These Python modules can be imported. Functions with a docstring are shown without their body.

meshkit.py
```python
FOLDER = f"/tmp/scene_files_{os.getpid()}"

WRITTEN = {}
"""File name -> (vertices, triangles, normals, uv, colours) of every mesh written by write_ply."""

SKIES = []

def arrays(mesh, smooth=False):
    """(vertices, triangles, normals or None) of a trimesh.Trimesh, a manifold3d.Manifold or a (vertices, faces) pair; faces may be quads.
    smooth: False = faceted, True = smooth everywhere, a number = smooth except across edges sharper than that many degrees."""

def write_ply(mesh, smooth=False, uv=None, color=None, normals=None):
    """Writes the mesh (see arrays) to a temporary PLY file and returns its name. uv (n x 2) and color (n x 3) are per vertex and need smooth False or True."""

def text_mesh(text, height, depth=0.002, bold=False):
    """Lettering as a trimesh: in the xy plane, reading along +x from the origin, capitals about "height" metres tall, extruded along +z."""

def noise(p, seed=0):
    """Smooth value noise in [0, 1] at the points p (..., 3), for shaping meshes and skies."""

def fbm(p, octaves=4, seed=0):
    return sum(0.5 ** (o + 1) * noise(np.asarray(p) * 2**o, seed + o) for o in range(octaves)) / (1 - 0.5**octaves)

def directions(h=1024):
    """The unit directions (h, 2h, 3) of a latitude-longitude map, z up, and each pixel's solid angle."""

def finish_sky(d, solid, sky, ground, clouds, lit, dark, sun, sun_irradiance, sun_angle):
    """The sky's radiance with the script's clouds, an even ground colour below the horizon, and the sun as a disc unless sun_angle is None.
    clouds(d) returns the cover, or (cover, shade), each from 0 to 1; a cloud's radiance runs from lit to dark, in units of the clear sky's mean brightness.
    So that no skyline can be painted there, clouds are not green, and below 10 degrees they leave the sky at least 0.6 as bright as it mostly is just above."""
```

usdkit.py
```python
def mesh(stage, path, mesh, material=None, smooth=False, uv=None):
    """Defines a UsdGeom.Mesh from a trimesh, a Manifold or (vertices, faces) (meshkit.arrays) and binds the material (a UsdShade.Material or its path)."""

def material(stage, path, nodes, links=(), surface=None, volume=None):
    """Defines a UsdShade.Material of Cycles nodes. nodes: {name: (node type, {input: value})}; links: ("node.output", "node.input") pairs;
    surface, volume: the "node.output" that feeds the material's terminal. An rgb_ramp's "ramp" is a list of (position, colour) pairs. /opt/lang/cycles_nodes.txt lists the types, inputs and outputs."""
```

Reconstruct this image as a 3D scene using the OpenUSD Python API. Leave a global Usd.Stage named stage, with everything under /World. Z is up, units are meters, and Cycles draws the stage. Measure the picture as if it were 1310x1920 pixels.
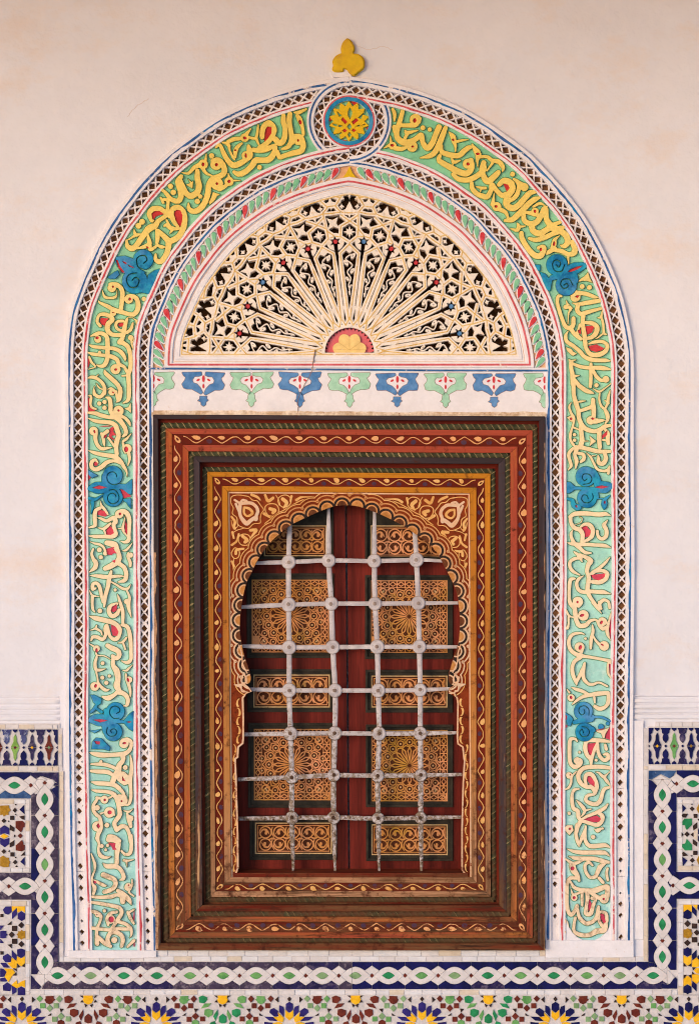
import math, random
import numpy as np
import trimesh, mapbox_earcut, shapely
import usdkit, meshkit
from shapely.geometry import Polygon, Point, LineString, MultiPoint, box
from shapely.ops import unary_union
from shapely import affinity
from pxr import Usd, UsdGeom, UsdLux, UsdShade, Gf, Sdf, Vt

random.seed(7)
RNG = np.random.default_rng(7)
stage = Usd.Stage.CreateInMemory()
UsdGeom.SetStageUpAxis(stage, UsdGeom.Tokens.z)
UsdGeom.SetStageMetersPerUnit(stage, 1.0)
UsdGeom.Xform.Define(stage, '/World')
UsdGeom.Scope.Define(stage, '/World/Looks')

# ---------------------------------------------------------------- camera, sky, sun, exposure
SC = 0.0015                      # metres per photograph pixel on the wall plane
DIST = 6.0                       # camera to wall
ZC = 1.89                        # camera height
cam = UsdGeom.Camera.Define(stage, '/World/camera')
cam.CreateFocalLengthAttr(50.0)
cam.CreateHorizontalApertureAttr(50.0 * 1310 * SC / DIST)
cam.CreateVerticalApertureAttr(50.0 * 1921.8 * SC / DIST)
cam.CreateClippingRangeAttr(Gf.Vec2f(0.05, 2000))
cam.AddTranslateOp().Set(Gf.Vec3d(0, -DIST, ZC))
cam.AddRotateXYZOp().Set(Gf.Vec3f(90, 0, 0))
cam.CreateExposureAttr(0.44)
SUN_EL, SUN_AZ = math.radians(14), math.radians(-140)       # azimuth = atan2(x, y) of the direction towards the sun
to_sun = np.array([math.cos(SUN_EL) * math.sin(SUN_AZ), math.cos(SUN_EL) * math.cos(SUN_AZ), math.sin(SUN_EL)])
sun = UsdLux.DistantLight.Define(stage, '/World/sun')
sun.CreateIntensityAttr(0.132)
sun.CreateAngleAttr(13.0)
sun.CreateNormalizeAttr(True)
sun.CreateColorAttr(Gf.Vec3f(1.0, 0.74, 0.52))
zq = Gf.Rotation(Gf.Vec3d(0, 0, 1), Gf.Vec3d(*to_sun)).GetQuat()
sun.AddOrientOp().Set(Gf.Quatf(zq))
usdkit.material(stage, '/World/Looks/sky_look', {
    's': ('sky_texture', {'sky_type': 'single_scattering', 'sun_disc': False, 'sun_elevation': SUN_EL, 'sun_rotation': SUN_AZ,
                          'aerosol_density': 0.7, 'ozone_density': 2.0}),
    'b': ('background_shader', {'strength': 0.15})}, [('s.color', 'b.color')], surface='b.background')
sky = UsdLux.DomeLight.Define(stage, '/World/sky')
UsdShade.MaterialBindingAPI.Apply(sky.GetPrim()).Bind(UsdShade.Material.Get(stage, '/World/Looks/sky_look'))
sky.GetPrim().SetCustomDataByKey('kind', 'structure')

# ---------------------------------------------------------------- helpers
def X(px, d=0.0): return (px - 655.0) * SC * (DIST - d) / DIST
def Z(py, d=0.0): return ZC + (960.0 - py) * SC * (DIST - d) / DIST
NAMES = {}
def numbered(parent, name):
    k = (parent, name); n = NAMES.get(k, 0); NAMES[k] = n + 1
    return f'{parent}/{name}' if n == 0 else f'{parent}/{name}_{n:03d}'
def tell(prim, label=None, category=None, group=None, kind=None):
    for k, v in (('label', label), ('category', category), ('group', group), ('kind', kind)):
        if v: prim.SetCustomDataByKey(k, v)
def thing(name, label, category, group=None):
    x = UsdGeom.Xform.Define(stage, numbered('/World', name)); tell(x.GetPrim(), label, category, group)
    return str(x.GetPath())
def put(name, mesh, m, parent='/World', smooth=False, **k):
    path = numbered(parent, name)
    if isinstance(mesh, tuple):
        used, inv = np.unique(mesh[1], return_inverse=True); mesh = (mesh[0][used], inv.reshape(-1, 3))
    o = usdkit.mesh(stage, path, mesh, f'/World/Looks/{m}', smooth=smooth)
    tell(o.GetPrim(), **k)
    return path
def polys(g):
    if g.is_empty: return []
    if g.geom_type == 'Polygon': return [g]
    return [p for q in getattr(g, 'geoms', []) for p in polys(q)]
def solid(geom, d0, d1, simp=0.12, minarea=0.3):
    """A flat shape in photograph pixels as a plate whose back lies at depth d0 and whose face at d1 (towards the viewer): (vertices, triangles)."""
    V, F, n = [], [], 0
    for p in polys(geom):
        if p.area < minarea: continue
        if simp: p = p.simplify(simp)
        for p in polys(p.buffer(0)):
            rings = [np.array(r.coords)[:-1] for r in [p.exterior, *p.interiors]]
            rings = [r for r in rings if len(r) >= 3]
            pts = np.vstack(rings); ends = np.cumsum([len(r) for r in rings]).astype(np.uint32)
            tri = mapbox_earcut.triangulate_float64(pts, ends).reshape(-1, 3).astype(int)
            if len(tri) == 0: continue
            fx = np.column_stack([X(pts[:, 0], d1), np.full(len(pts), -d1), Z(pts[:, 1], d1)])
            bx = fx.copy(); bx[:, 1] = -d0
            a, b, c = fx[tri[:, 0]], fx[tri[:, 1]], fx[tri[:, 2]]
            flip = np.cross(b - a, c - a)[:, 1] > 0
            tri[flip] = tri[flip][:, ::-1]
            V.append(fx); F.append(tri + n); V.append(fx); V.append(bx); m = len(pts); s = 0
            for i, r in enumerate(rings):
                k = len(r); i0 = np.arange(k); i1 = (i0 + 1) % k
                area = 0.5 * np.sum(r[i0, 0] * r[i1, 1] - r[i1, 0] * r[i0, 1])
                f0, f1, b0, b1 = n + m + s + i0, n + m + s + i1, n + 2 * m + s + i0, n + 2 * m + s + i1
                q = np.vstack([np.column_stack([f0, f1, b1]), np.column_stack([f0, b1, b0])])
                if (area < 0) != (i > 0): q = q[:, ::-1]      # y runs down in pixels
                F.append(q); s += k
            n += 3 * m
    if not V: return None
    return np.vstack(V), np.vstack(F)
def join(*ms):
    V, F, n = [], [], 0
    for m in ms:
        if m is None: continue
        V.append(m[0]); F.append(m[1] + n); n += len(m[0])
    return (np.vstack(V), np.vstack(F)) if V else None
def slab(name, geom, d0, d1, m, parent='/World', **k):
    s = solid(geom, d0, d1)
    return put(name, s, m, parent, **k) if s is not None else None
def spline(pts, n=5, closed=False):
    p = np.asarray(pts, float)
    if len(p) < 3 and not closed:
        return p[:1] + (p[1:] - p[:1]) * np.linspace(0, 1, n + 1)[:, None] if len(p) == 2 else p
    q = np.vstack([p[-1], p, p[0], p[1]]) if closed else np.vstack([2 * p[0] - p[1], p, 2 * p[-1] - p[-2]])
    out = []
    for i in range(1, len(q) - 2):
        t = np.linspace(0, 1, n, endpoint=False)[:, None]
        a, b, c, d = q[i - 1], q[i], q[i + 1], q[i + 2]
        out.append(0.5 * (2 * b + (c - a) * t + (2 * a - 5 * b + 4 * c - d) * t**2 + (3 * b - a - 3 * c + d) * t**3))
    if not closed: out.append(p[-1:])
    return np.vstack(out)
def brush(pts, w, n=4):
    """A pen stroke through pts (x, y) of widths w."""
    q = spline(np.column_stack([pts, w]), n)
    q[:, 2] = np.maximum(q[:, 2], min(w))
    return unary_union([MultiPoint(np.vstack([a[:2] + a[2] / 2 * CIRC, b[:2] + b[2] / 2 * CIRC])).convex_hull for a, b in zip(q[:-1], q[1:])])
CIRC = np.column_stack([np.cos(np.arange(10) * math.pi / 5), np.sin(np.arange(10) * math.pi / 5)])
def line(pts, w, n=5): return LineString(spline(pts, n)).buffer(w / 2, cap_style=2, join_style=1, quad_segs=4)
def oval(x, y, rx, ry, a=0): return affinity.rotate(affinity.scale(Point(x, y).buffer(1, quad_segs=6), rx, ry), a, origin=(x, y))
def read_script(x0, y0, k, text):
    """The traced shapes of one stretch, in photograph pixels: {tag: [polygons]}."""
    got = {}
    for ln in text.strip().splitlines():
        tag, *tok = ln.split(); w = 20.0; pts, ws = [], []
        if tag in 'DOr':
            v = [float(t) for t in tok[0].split(',')]
            g = Point(v[0], v[1]).buffer(v[2], quad_segs=6) if tag in 'DO' else oval(v[0], v[1], v[2], v[3], v[4])
        else:
            for t in tok:
                if t[0] == 'w': w = float(t[1:]); continue
                pts.append([float(c) for c in t.split(',')]); ws.append(w)
            if tag in 'SB': g = brush(pts, ws)
            elif tag == 'G': g = brush(pts, [15.0] * len(pts))
            else: g = Polygon(pts).buffer(0).buffer(5, join_style=1).buffer(-4)
        g = affinity.affine_transform(g, [1 / k, 0, 0, 1 / k, x0, y0])
        got.setdefault({'S': 'S', 'P': 'S', 'D': 'S', 'R': 'R', 'r': 'R', 'B': 'B', 'K': 'B', 'O': 'B', 'G': 'G'}[tag], []).append(g)
    return got
def tube(path, radii, sides=8, squash=1.0):
    """A round bar along world points."""
    p = np.asarray(path, float); t = np.gradient(p, axis=0); t /= np.linalg.norm(t, axis=1, keepdims=True)
    a = np.cross(t, [0, 1.0, 0]); a /= np.linalg.norm(a, axis=1, keepdims=True); b = np.cross(t, a)
    ang = (np.arange(sides) + 0.5) * 2 * math.pi / sides
    r = np.broadcast_to(radii, (len(p),))
    v = (p[:, None] + r[:, None, None] * (np.cos(ang)[None, :, None] * a[:, None] + squash * np.sin(ang)[None, :, None] * b[:, None])).reshape(-1, 3)
    i, j = np.meshgrid(np.arange(len(p) - 1), np.arange(sides), indexing='ij'); j2 = (j + 1) % sides
    q = np.stack([i * sides + j, i * sides + j2, (i + 1) * sides + j2, (i + 1) * sides + j], -1).reshape(-1, 4)
    caps = [[0, k + 1, k] for k in range(1, sides - 1)]; e = (len(p) - 1) * sides
    caps += [[e, e + k, e + k + 1] for k in range(1, sides - 1)]
    f = np.vstack([q[:, [0, 2, 1]], q[:, [0, 3, 2]], np.array(caps)])
    m = trimesh.Trimesh(v, f, process=False)
    if m.volume < 0: m.invert()
    return np.array(m.vertices), np.array(m.faces)
def disc(px, py, d0, d1, r, bev=1.0, seg=20, dome=0.0):
    """A round boss seen face on: radius r (pixels), bevelled edge, optionally domed."""
    prof = [(r, d0), (r, d1 - bev * SC * .8), (r - bev, d1), (r * .5, d1 + dome * .8), (0.01, d1 + dome)]
    a = np.arange(seg) * 2 * math.pi / seg; V = []
    for rr, d in prof:
        V.append(np.column_stack([X(px, d) + rr * SC * np.cos(a), np.full(seg, -d), Z(py, d) + rr * SC * np.sin(a)]))
    V = np.vstack(V); F = []
    for k in range(len(prof) - 1):
        for i in range(seg):
            j = (i + 1) % seg; a0, a1, b0, b1 = k * seg + i, k * seg + j, (k + 1) * seg + i, (k + 1) * seg + j
            F += [[a0, a1, b1], [a0, b1, b0]]
    m = trimesh.Trimesh(V, np.array(F), process=False)
    if m.face_normals[-1][1] > 0: F = np.array(F)[:, ::-1]
    return V, np.array(F)

# ---------------------------------------------------------------- materials
def c(h, k=0.92):
    v = np.array([int(h[i:i + 2], 16) for i in (1, 3, 5)]) / 255.0
    return np.where(v <= 0.04045, v / 12.92, ((v + 0.055) / 1.055) ** 2.4) * k
def mat(name, col, col2=None, scale=12.0, var=0.10, rough=0.8, spec=0.10, bump=0.25, bscale=220.0, bdist=0.0012, bev=0.0, stretch=(1, 1, 1), zr=None, wear=(), coat=0.0, metallic=0.0):
    """A painted or bare surface: a colour (or a run of colours up the wall) broken by two noises, chips and stains of other colours, fine relief.
    wear: (colour, scale, threshold, softness, [(pixel row, extra)] or None, stretch)"""
    col = np.asarray(c(col) if isinstance(col, str) else col); n = {'g': ('geometry', {}), 'm': ('mapping', {'scale': stretch}), 'p': ('principled_bsdf', {'roughness': rough, 'specular_ior_level': spec, 'coat_weight': coat, 'coat_roughness': 0.15, 'metallic': metallic})}
    L = [('g.position', 'm.vector')]
    n['xyz'] = ('separate_xyz', {}); L.append(('g.position', 'xyz.vector'))
    n['zz'] = ('map_range', {'from_min': Z(1920), 'from_max': Z(0), 'clamp': True}); L.append(('xyz.z', 'zz.value'))
    if zr:
        n['zr'] = ('rgb_ramp', {'ramp': [((1920 - py) / 1920, tuple(c(h))) for py, h in zr]}); L.append(('zz.result', 'zr.fac'))
        n['dk'] = ('mix', {'mix_type': 'multiply', 'fac': 1.0, 'color2': (1 - 1.6 * var,) * 3}); L.append(('zr.color', 'dk.color1'))
        a, b = 'dk.color', 'zr.color'
    else:
        n['ca'] = ('mix', {'fac': 0.0, 'color1': tuple(col * (1 - var)), 'color2': (0, 0, 0)})
        n['cb'] = ('mix', {'fac': 0.0, 'color1': tuple(np.clip(np.asarray(c(col2)) if isinstance(col2, str) else (col * (1 + var)), 0, 0.9)), 'color2': (0, 0, 0)})
        a, b = 'ca.color', 'cb.color'
    n['n1'] = ('noise_texture', {'scale': scale, 'detail': 6.0, 'roughness': 0.65}); L.append(('m.vector', 'n1.vector'))
    n['r1'] = ('map_range', {'from_min': 0.36, 'from_max': 0.64, 'clamp': True}); L.append(('n1.fac', 'r1.value'))
    n['mx'] = ('mix', {}); L += [('r1.result', 'mx.fac'), (a, 'mx.color1'), (b, 'mx.color2')]
    n['n2'] = ('noise_texture', {'scale': bscale, 'detail': 4.0, 'roughness': 0.7}); L.append(('m.vector', 'n2.vector'))
    n['r2'] = ('map_range', {'from_min': 0.3, 'from_max': 0.7, 'to_min': 1 - 0.7 * var, 'to_max': 1 + 0.45 * var, 'clamp': True}); L.append(('n2.fac', 'r2.value'))
    n['cc'] = ('combine_xyz', {}); L += [('r2.result', 'cc.x'), ('r2.result', 'cc.y'), ('r2.result', 'cc.z')]
    n['ml'] = ('mix', {'mix_type': 'multiply', 'fac': 1.0}); L += [('mx.color', 'ml.color1'), ('cc.vector', 'ml.color2')]
    out = 'ml.color'
    for i, wv in enumerate(wear):
        wc, ws, th, so, zz, st = (*wv, None, None)[:6] if len(wv) < 6 else wv
        n[f'wm{i}'] = ('mapping', {'scale': st or (1, 1, 1), 'location': (3.1 * i + 1.7, 0.3, 5.3 * i)}); L.append(('g.position', f'wm{i}.vector'))
        n[f'wn{i}'] = ('noise_texture', {'scale': ws, 'detail': 8.0, 'roughness': 0.72}); L.append((f'wm{i}.vector', f'wn{i}.vector'))
        src = f'wn{i}.fac'
        if zz:
            n[f'wz{i}'] = ('rgb_ramp', {'ramp': [((1920 - py) / 1920, (0.0, 0.0, 0.0, 0.5 + am)) for py, am in zz]}); L.append(('zz.result', f'wz{i}.fac'))
            n[f'wa{i}'] = ('math', {'math_type': 'add'}); L += [(src, f'wa{i}.value1'), (f'wz{i}.alpha', f'wa{i}.value2')]
            n[f'ws{i}'] = ('math', {'math_type': 'subtract', 'value2': 0.5}); L.append((f'wa{i}.value', f'ws{i}.value1'))
            src = f'ws{i}.value'
        n[f'wr{i}'] = ('map_range', {'from_min': th - so, 'from_max': th + so, 'clamp': True}); L.append((src, f'wr{i}.value'))
        n[f'wx{i}'] = ('mix', {'color2': tuple(c(wc) if isinstance(wc, str) else wc)}); L += [(f'wr{i}.result', f'wx{i}.fac'), (out, f'wx{i}.color1')]
        out = f'wx{i}.color'
    L.append((out, 'p.base_color'))
    n['bp'] = ('bump', {'strength': bump, 'distance': bdist}); L += [('n2.fac', 'bp.height'), ('bp.normal', 'p.normal')]
    if bev: n['bv'] = ('bevel', {'radius': bev, 'samples': 4}); L.append(('bv.bevel', 'bp.normal'))
    return usdkit.material(stage, f'/World/Looks/{name}', n, L, surface='p.BSDF')

PLASTER_WEAR = [('#c9a68e', 30, 0.70, 0.06, None, None), ('#b89478', 90, 0.72, 0.04, [(1920, .06), (1500, .02), (900, 0), (0, 0)], None)]
mat('wall_plaster', '#e4e2ee', scale=2.2, var=0.03, bump=0.5, bscale=13, bdist=0.009, wear=[('#e6cfc2', 3.0, 0.70, 0.18, None, (1, 1, 1.6)), ('#dcc0b0', 55, 0.78, 0.05, None, None)])
mat('white_plaster', '#ebe6ef', scale=20, var=0.05, bump=0.5, bscale=120, bdist=0.0015, bev=0.003, wear=PLASTER_WEAR)
mat('lattice_plaster', '#e9e0e4', scale=20, var=0.06, bump=0.4, bscale=160, bev=0.0015, wear=PLASTER_WEAR)
mat('recess_brown', '#7b5337', '#a9774f', scale=30, var=0.25, bump=0.5)
mat('fan_plaster', '#f0e4dc', scale=30, var=0.06, bump=0.5, bscale=140, bev=0.002, wear=PLASTER_WEAR + [('#e6c9a4', 60, .62, .08, None, None)])
mat('rosette_red', '#e07a86', '#d4626e', scale=50, var=.12)
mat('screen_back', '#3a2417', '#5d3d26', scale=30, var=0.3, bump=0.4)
mat('letter_paint', '#f5c85a', scale=25, var=0.07, bump=0.35, bscale=150, bev=0.0012, rough=0.7, zr=[(1780, '#f5d9bb'), (1000, '#f9e2bf'), (720, '#f9dda4'), (560, '#f8dc94'), (430, '#f7d97c'), (200, '#f5d36a')],
    wear=[('#a88c74', 60, 0.70, 0.07, [(1920, .16), (1640, .12), (1560, .02), (900, -.05), (0, -.05)], None)])
mat('inscription_ground', '#86cfae', scale=14, var=0.13, bump=0.3, bscale=120, zr=[(1780, '#a8e2e4'), (1150, '#b2e8e2'), (800, '#a4e2cc'), (450, '#98dab8'), (200, '#86d2ac')],
    wear=[('#d5ece8', 26, 0.66, 0.10, [(1920, .05), (1200, 0), (600, -.1), (0, -.2)], None)])
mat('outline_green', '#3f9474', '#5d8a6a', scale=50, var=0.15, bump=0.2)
mat('red_paint', '#d2424c', scale=40, var=0.13, bump=0.3, zr=[(1780, '#cf4a68'), (1000, '#dd5067'), (600, '#d8474c'), (200, '#c93a38')])
mat('knot_blue', '#1478b6', '#2c92cc', scale=22, var=0.2, bump=0.3, bev=0.003, rough=0.65, wear=[('#e6e2e6', 110, 0.745, 0.02, [(1920, .08), (1250, .02), (700, -.1), (0, -.1)], None), ('#6fa8de', 9, 0.60, 0.14, None, None), ('#0f4f86', 18, 0.62, 0.08, None, None), ('#2fa6c8', 14, .56, .08, None, None)])
mat('line_blue', '#2a5b9d', '#4f78b6', scale=20, var=0.2, bump=0.2, wear=[('#ecdcd6', 26, 0.63, 0.02, [(1920, .07), (1500, .01), (900, -.02), (400, .02), (0, .06)], None), ('#1f86c2', 6, .60, .06, None, None)])
mat('line_red', '#d1505a', '#e0747e', scale=20, var=0.15, bump=0.2, wear=[('#eed6d2', 30, 0.64, 0.03, [(1920, .07), (1500, .03), (900, 0), (0, 0)], None)])
mat('leaf_green', '#98d4b4', '#7cc39c', scale=60, var=0.10, bump=0.3, bev=0.003)
mat('leaf_red', '#d23843', '#e05a62', scale=60, var=0.12, bump=0.3, bev=0.003)
mat('leaf_ground', '#dba37c', '#e7bb99', scale=60, var=0.10, bump=0.4)
mat('pale_yellow', '#f4d08c', scale=60, var=0.10, bump=0.3)
mat('gold_line', '#deb060', '#e9c888', scale=50, var=0.12, bump=0.2, wear=[('#f0e2dc', 40, .60, .05, None, None)])
mat('star_yellow', '#f0c92c', '#e4b82a', scale=60, var=0.08, bump=0.4, bev=0.003)
mat('finial_yellow', '#efc630', '#e0b32c', scale=40, var=.1, bump=.6, bscale=90, bev=.004, wear=[('#c99a3a', 30, .60, .10, None, None), ('#f0ddc8', 45, .68, .04, None, None)])
mat('lotus_green', '#9fd3b8', '#b6dfca', scale=40, var=0.08, bump=0.3)
mat('lotus_blue', '#4a7fbd', '#6a98cf', scale=40, var=0.10, bump=0.3)
mat('chipped_edge', '#e3c2a4', '#f0e0d4', scale=45, var=0.2, bump=0.9, bscale=90, bdist=0.003, wear=[('#8a5a3c', 60, .63, .05, None, None)])
mat('crack_soft', '#d0a890', scale=50, var=0.2)
mat('crack_dark', '#8a6450', scale=50, var=0.2)
GRIME = [(1920, .17), (1700, .14), (1560, .07), (1300, .01), (1000, -.03), (900, -.04), (0, -.1)]
V, H = (1, 1, .06), (.06, 1, 1)
for ax, st in (('upright', V), ('level', H)):
    wo = lambda *a: [(*w, st) for w in a]
    worn = wo(('#6e4a30', 45, .66, .10, GRIME), ('#3a2418', 70, .72, .06, GRIME)) + [('#d9b394', 150, .735, .02, [(1920, .05), (1500, .03), (900, 0), (0, 0)], None), ('#4a1f12', 35, .64, .07, [(1920, .06), (900, 0), (0, 0)], None)]
    mat(f'wood_black_{ax}', '#372d31', '#4a3d42', scale=14, var=0.2, rough=.6, bump=.5, bscale=150, stretch=st, bev=.002, wear=worn + wo(('#c79a72', 60, .68, .04, [(1920, .10), (1500, .06), (1000, -.03), (0, -.05)])))
    mat(f'wood_oxblood_{ax}', '#5e170b', '#762213', scale=20, var=0.2, rough=.6, bump=.5, stretch=st, wear=worn)
    mat(f'wood_salmon_{ax}', '#bd5641', '#a3432e', scale=12, var=0.22, rough=.65, bump=.7, bscale=180, stretch=st, bev=.002, wear=[('#c07f35', 7, .60, .10, [(1920, .03), (1600, .08), (1450, .08), (1250, .02), (1000, -.04), (800, .02), (0, -.1)], st)] + worn)
    mat(f'wood_vine_{ax}', '#641a0c', '#742413', scale=18, var=0.2, rough=.6, bump=.4, stretch=st, wear=worn)
    mat(f'wood_ochre_{ax}', '#cf7f2a', '#dd963c', scale=12, var=0.24, rough=.65, bump=.7, bscale=180, stretch=st, bev=.002, zr=[(1700, '#cf9a78'), (1450, '#c9884e'), (1150, '#c67a30'), (900, '#d08424')], wear=worn)
    mat(f'wood_red_{ax}', '#651c15', '#7d2a22', scale=16, var=0.28, rough=.55, bump=.5, stretch=st, wear=wo(('#3c120e', 16, .57, .12, None)))
mat('wood_bare', '#cfa384', '#b88a68', scale=30, var=.2, bump=.6, wear=[('#7a4a34', 60, .60, .08, [(1920, .1), (1500, 0), (1000, -.04), (0, -.1)], None)])
mat('rope_green', '#3b3d2a', '#4c4c36', scale=40, var=0.2, rough=.6, bump=.5, wear=[('#5a3a28', 30, .60, .12, GRIME, None)])
mat('rope_ridge', '#9a8760', '#b39d70', scale=40, var=0.2, rough=.6, bump=.4, wear=[('#5a4630', 30, .50, .12, GRIME, None)])
mat('vine_peach', '#efb180', '#e7a468', scale=30, var=0.12, wear=[('#6d2a1a', 60, .66, .05, [(1920, .16), (1700, .12), (1500, .03), (1000, -.06), (0, -.1)], None)])
mat('vine_gold', '#e5a55c', '#eab877', scale=30, var=0.12, wear=[('#6d2a1a', 60, .68, .05, [(1920, .14), (1650, .10), (1450, .02), (1000, -.06), (0, -.1)], None)])
mat('vine_blue', '#4a3a58', '#553a4a', scale=40, var=0.2, wear=[('#5e2114', 80, .58, .08, None, None)])
mat('board_brown', '#7c2f15', '#8d3c1c', scale=18, var=.2, bump=.4, wear=[('#4a1a0c', 40, .62, .08, GRIME, None)])
mat('board_white', '#ecc9ad', '#e2b08a', scale=30, var=0.12, wear=[('#8a4a30', 60, .67, .05, GRIME, None)])
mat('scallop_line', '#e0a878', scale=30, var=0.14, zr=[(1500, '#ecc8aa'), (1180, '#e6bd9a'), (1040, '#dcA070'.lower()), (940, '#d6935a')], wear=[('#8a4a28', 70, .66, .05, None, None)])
mat('scallop_dark', '#2c2220', '#40302b', scale=40, var=0.2)
mat('scallop_umber', '#5a3220', '#6e4028', scale=60, var=0.2)
mat('scallop_orange', '#bd7a3d', '#cf9156', scale=60, var=0.2)
mat('panel_dark', '#4a2210', '#5c301b', scale=40, var=0.2, rough=.55)
mat('panel_gold', '#d48f48', '#e8a076', scale=5, var=0.16, rough=.6, bump=.3, wear=[('#7a4a26', 70, .69, .06, None, None), ('#b58a2e', 5, .60, .08, None, None)])
mat('panel_beige', '#cda878', '#dcb98c', scale=40, var=0.16, wear=[('#6b4226', 80, .66, .06, None, None)])
mat('moulding_black', '#2a2520', '#3b342c', scale=30, var=0.25, rough=.5, spec=.15, bev=.003, bump=.5, wear=[('#75604a', 90, .74, .03, None, None)])
mat('iron_paint', '#beb4ba', '#d0c7cc', scale=40, var=0.12, rough=.55, bump=.6, bscale=260, bev=.0015, wear=[('#8a786a', 95, .61, .05, [(1700, .16), (1500, .12), (1380, .06), (1250, -.02), (900, -.05)], None), ('#4d3626', 130, .70, .035, [(1700, .17), (1500, .13), (1380, .05), (1250, 0.0), (900, -.02)], None)])
mat('iron_rust', '#8a6a5c', '#a9938a', scale=60, var=0.2, rough=.6, bump=.8, zr=[(1600, '#4a352b'), (1400, '#5e4638'), (1250, '#a18c84'), (900, '#b5a59f')])
TG = dict(rough=0.14, spec=0.30, bump=0.25, bscale=60, bdist=0.0015, bev=0.0015)
mat('tile_navy', '#0b0b40', '#141456', scale=30, var=0.2, wear=[('#6a6f9c', 60, .71, .04, None, None)], **TG)
mat('tile_indigo', '#1f1844', '#2c2454', scale=40, var=0.25, wear=[('#7c6f88', 50, .62, .10, None, None)], **TG)
mat('tile_plum', '#3a2e48', '#4a3d56', scale=40, var=0.25, wear=[('#8d7f8e', 70, .60, .09, None, None)], **TG)
mat('tile_steel', '#23437a', '#4a6a9c', scale=40, var=0.25, wear=[('#b9c2d6', 45, .66, .06, None, None)], **TG)
mat('tile_frosted', '#3d3a74', '#5a6296', scale=40, var=0.25, wear=[('#c9cde0', 40, .55, .05, None, None)], **TG)
mat('tile_green', '#23804f', '#2f9460', scale=40, var=0.2, **TG)
mat('tile_sage', '#7fa070', '#8fb083', scale=40, var=0.2, **TG)
mat('tile_leaf', '#5c9a58', '#79b06a', scale=40, var=0.2, **TG)
mat('tile_lime', '#86b052', '#98bf6a', scale=40, var=0.2, **TG)
mat('tile_brown', '#5f241a', '#743022', scale=40, var=0.2, **TG)
mat('tile_black', '#2a1b18', '#3a2924', scale=40, var=0.2, **TG)
mat('tile_yellow', '#f3b211', '#f7c02a', scale=40, var=0.08, **TG)
mat('tile_ochre', '#a97b18', '#b98a2a', scale=120, var=0.2, **TG)
mat('tile_violet', '#251b66', '#332a78', scale=40, var=0.2, **TG)
mat('tile_white', '#d6ced2', '#e2dade', scale=25, var=0.06, wear=[('#bfae9f', 60, .70, .05, None, None)], **{**TG, 'rough': .4})
mat('tile_cream', '#d6c4b4', '#e0d0c2', scale=25, var=0.07, **{**TG, 'rough': .4})
mat('tile_pale', '#dcd8e0', '#e6e2ea', scale=25, var=0.05, **{**TG, 'rough': .4})
mat('grout', '#d2cace', '#dcd4d8', scale=60, var=0.07, bump=.6)
mat('added_ceiling_wood', '#cc662c', scale=8, var=.2, stretch=(1, .1, 1))  # strong orange, so the added ceiling bounces warm light onto the wall
mat('court_floor', '#cdc8cc', scale=3, var=.1, rough=.5)
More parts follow.
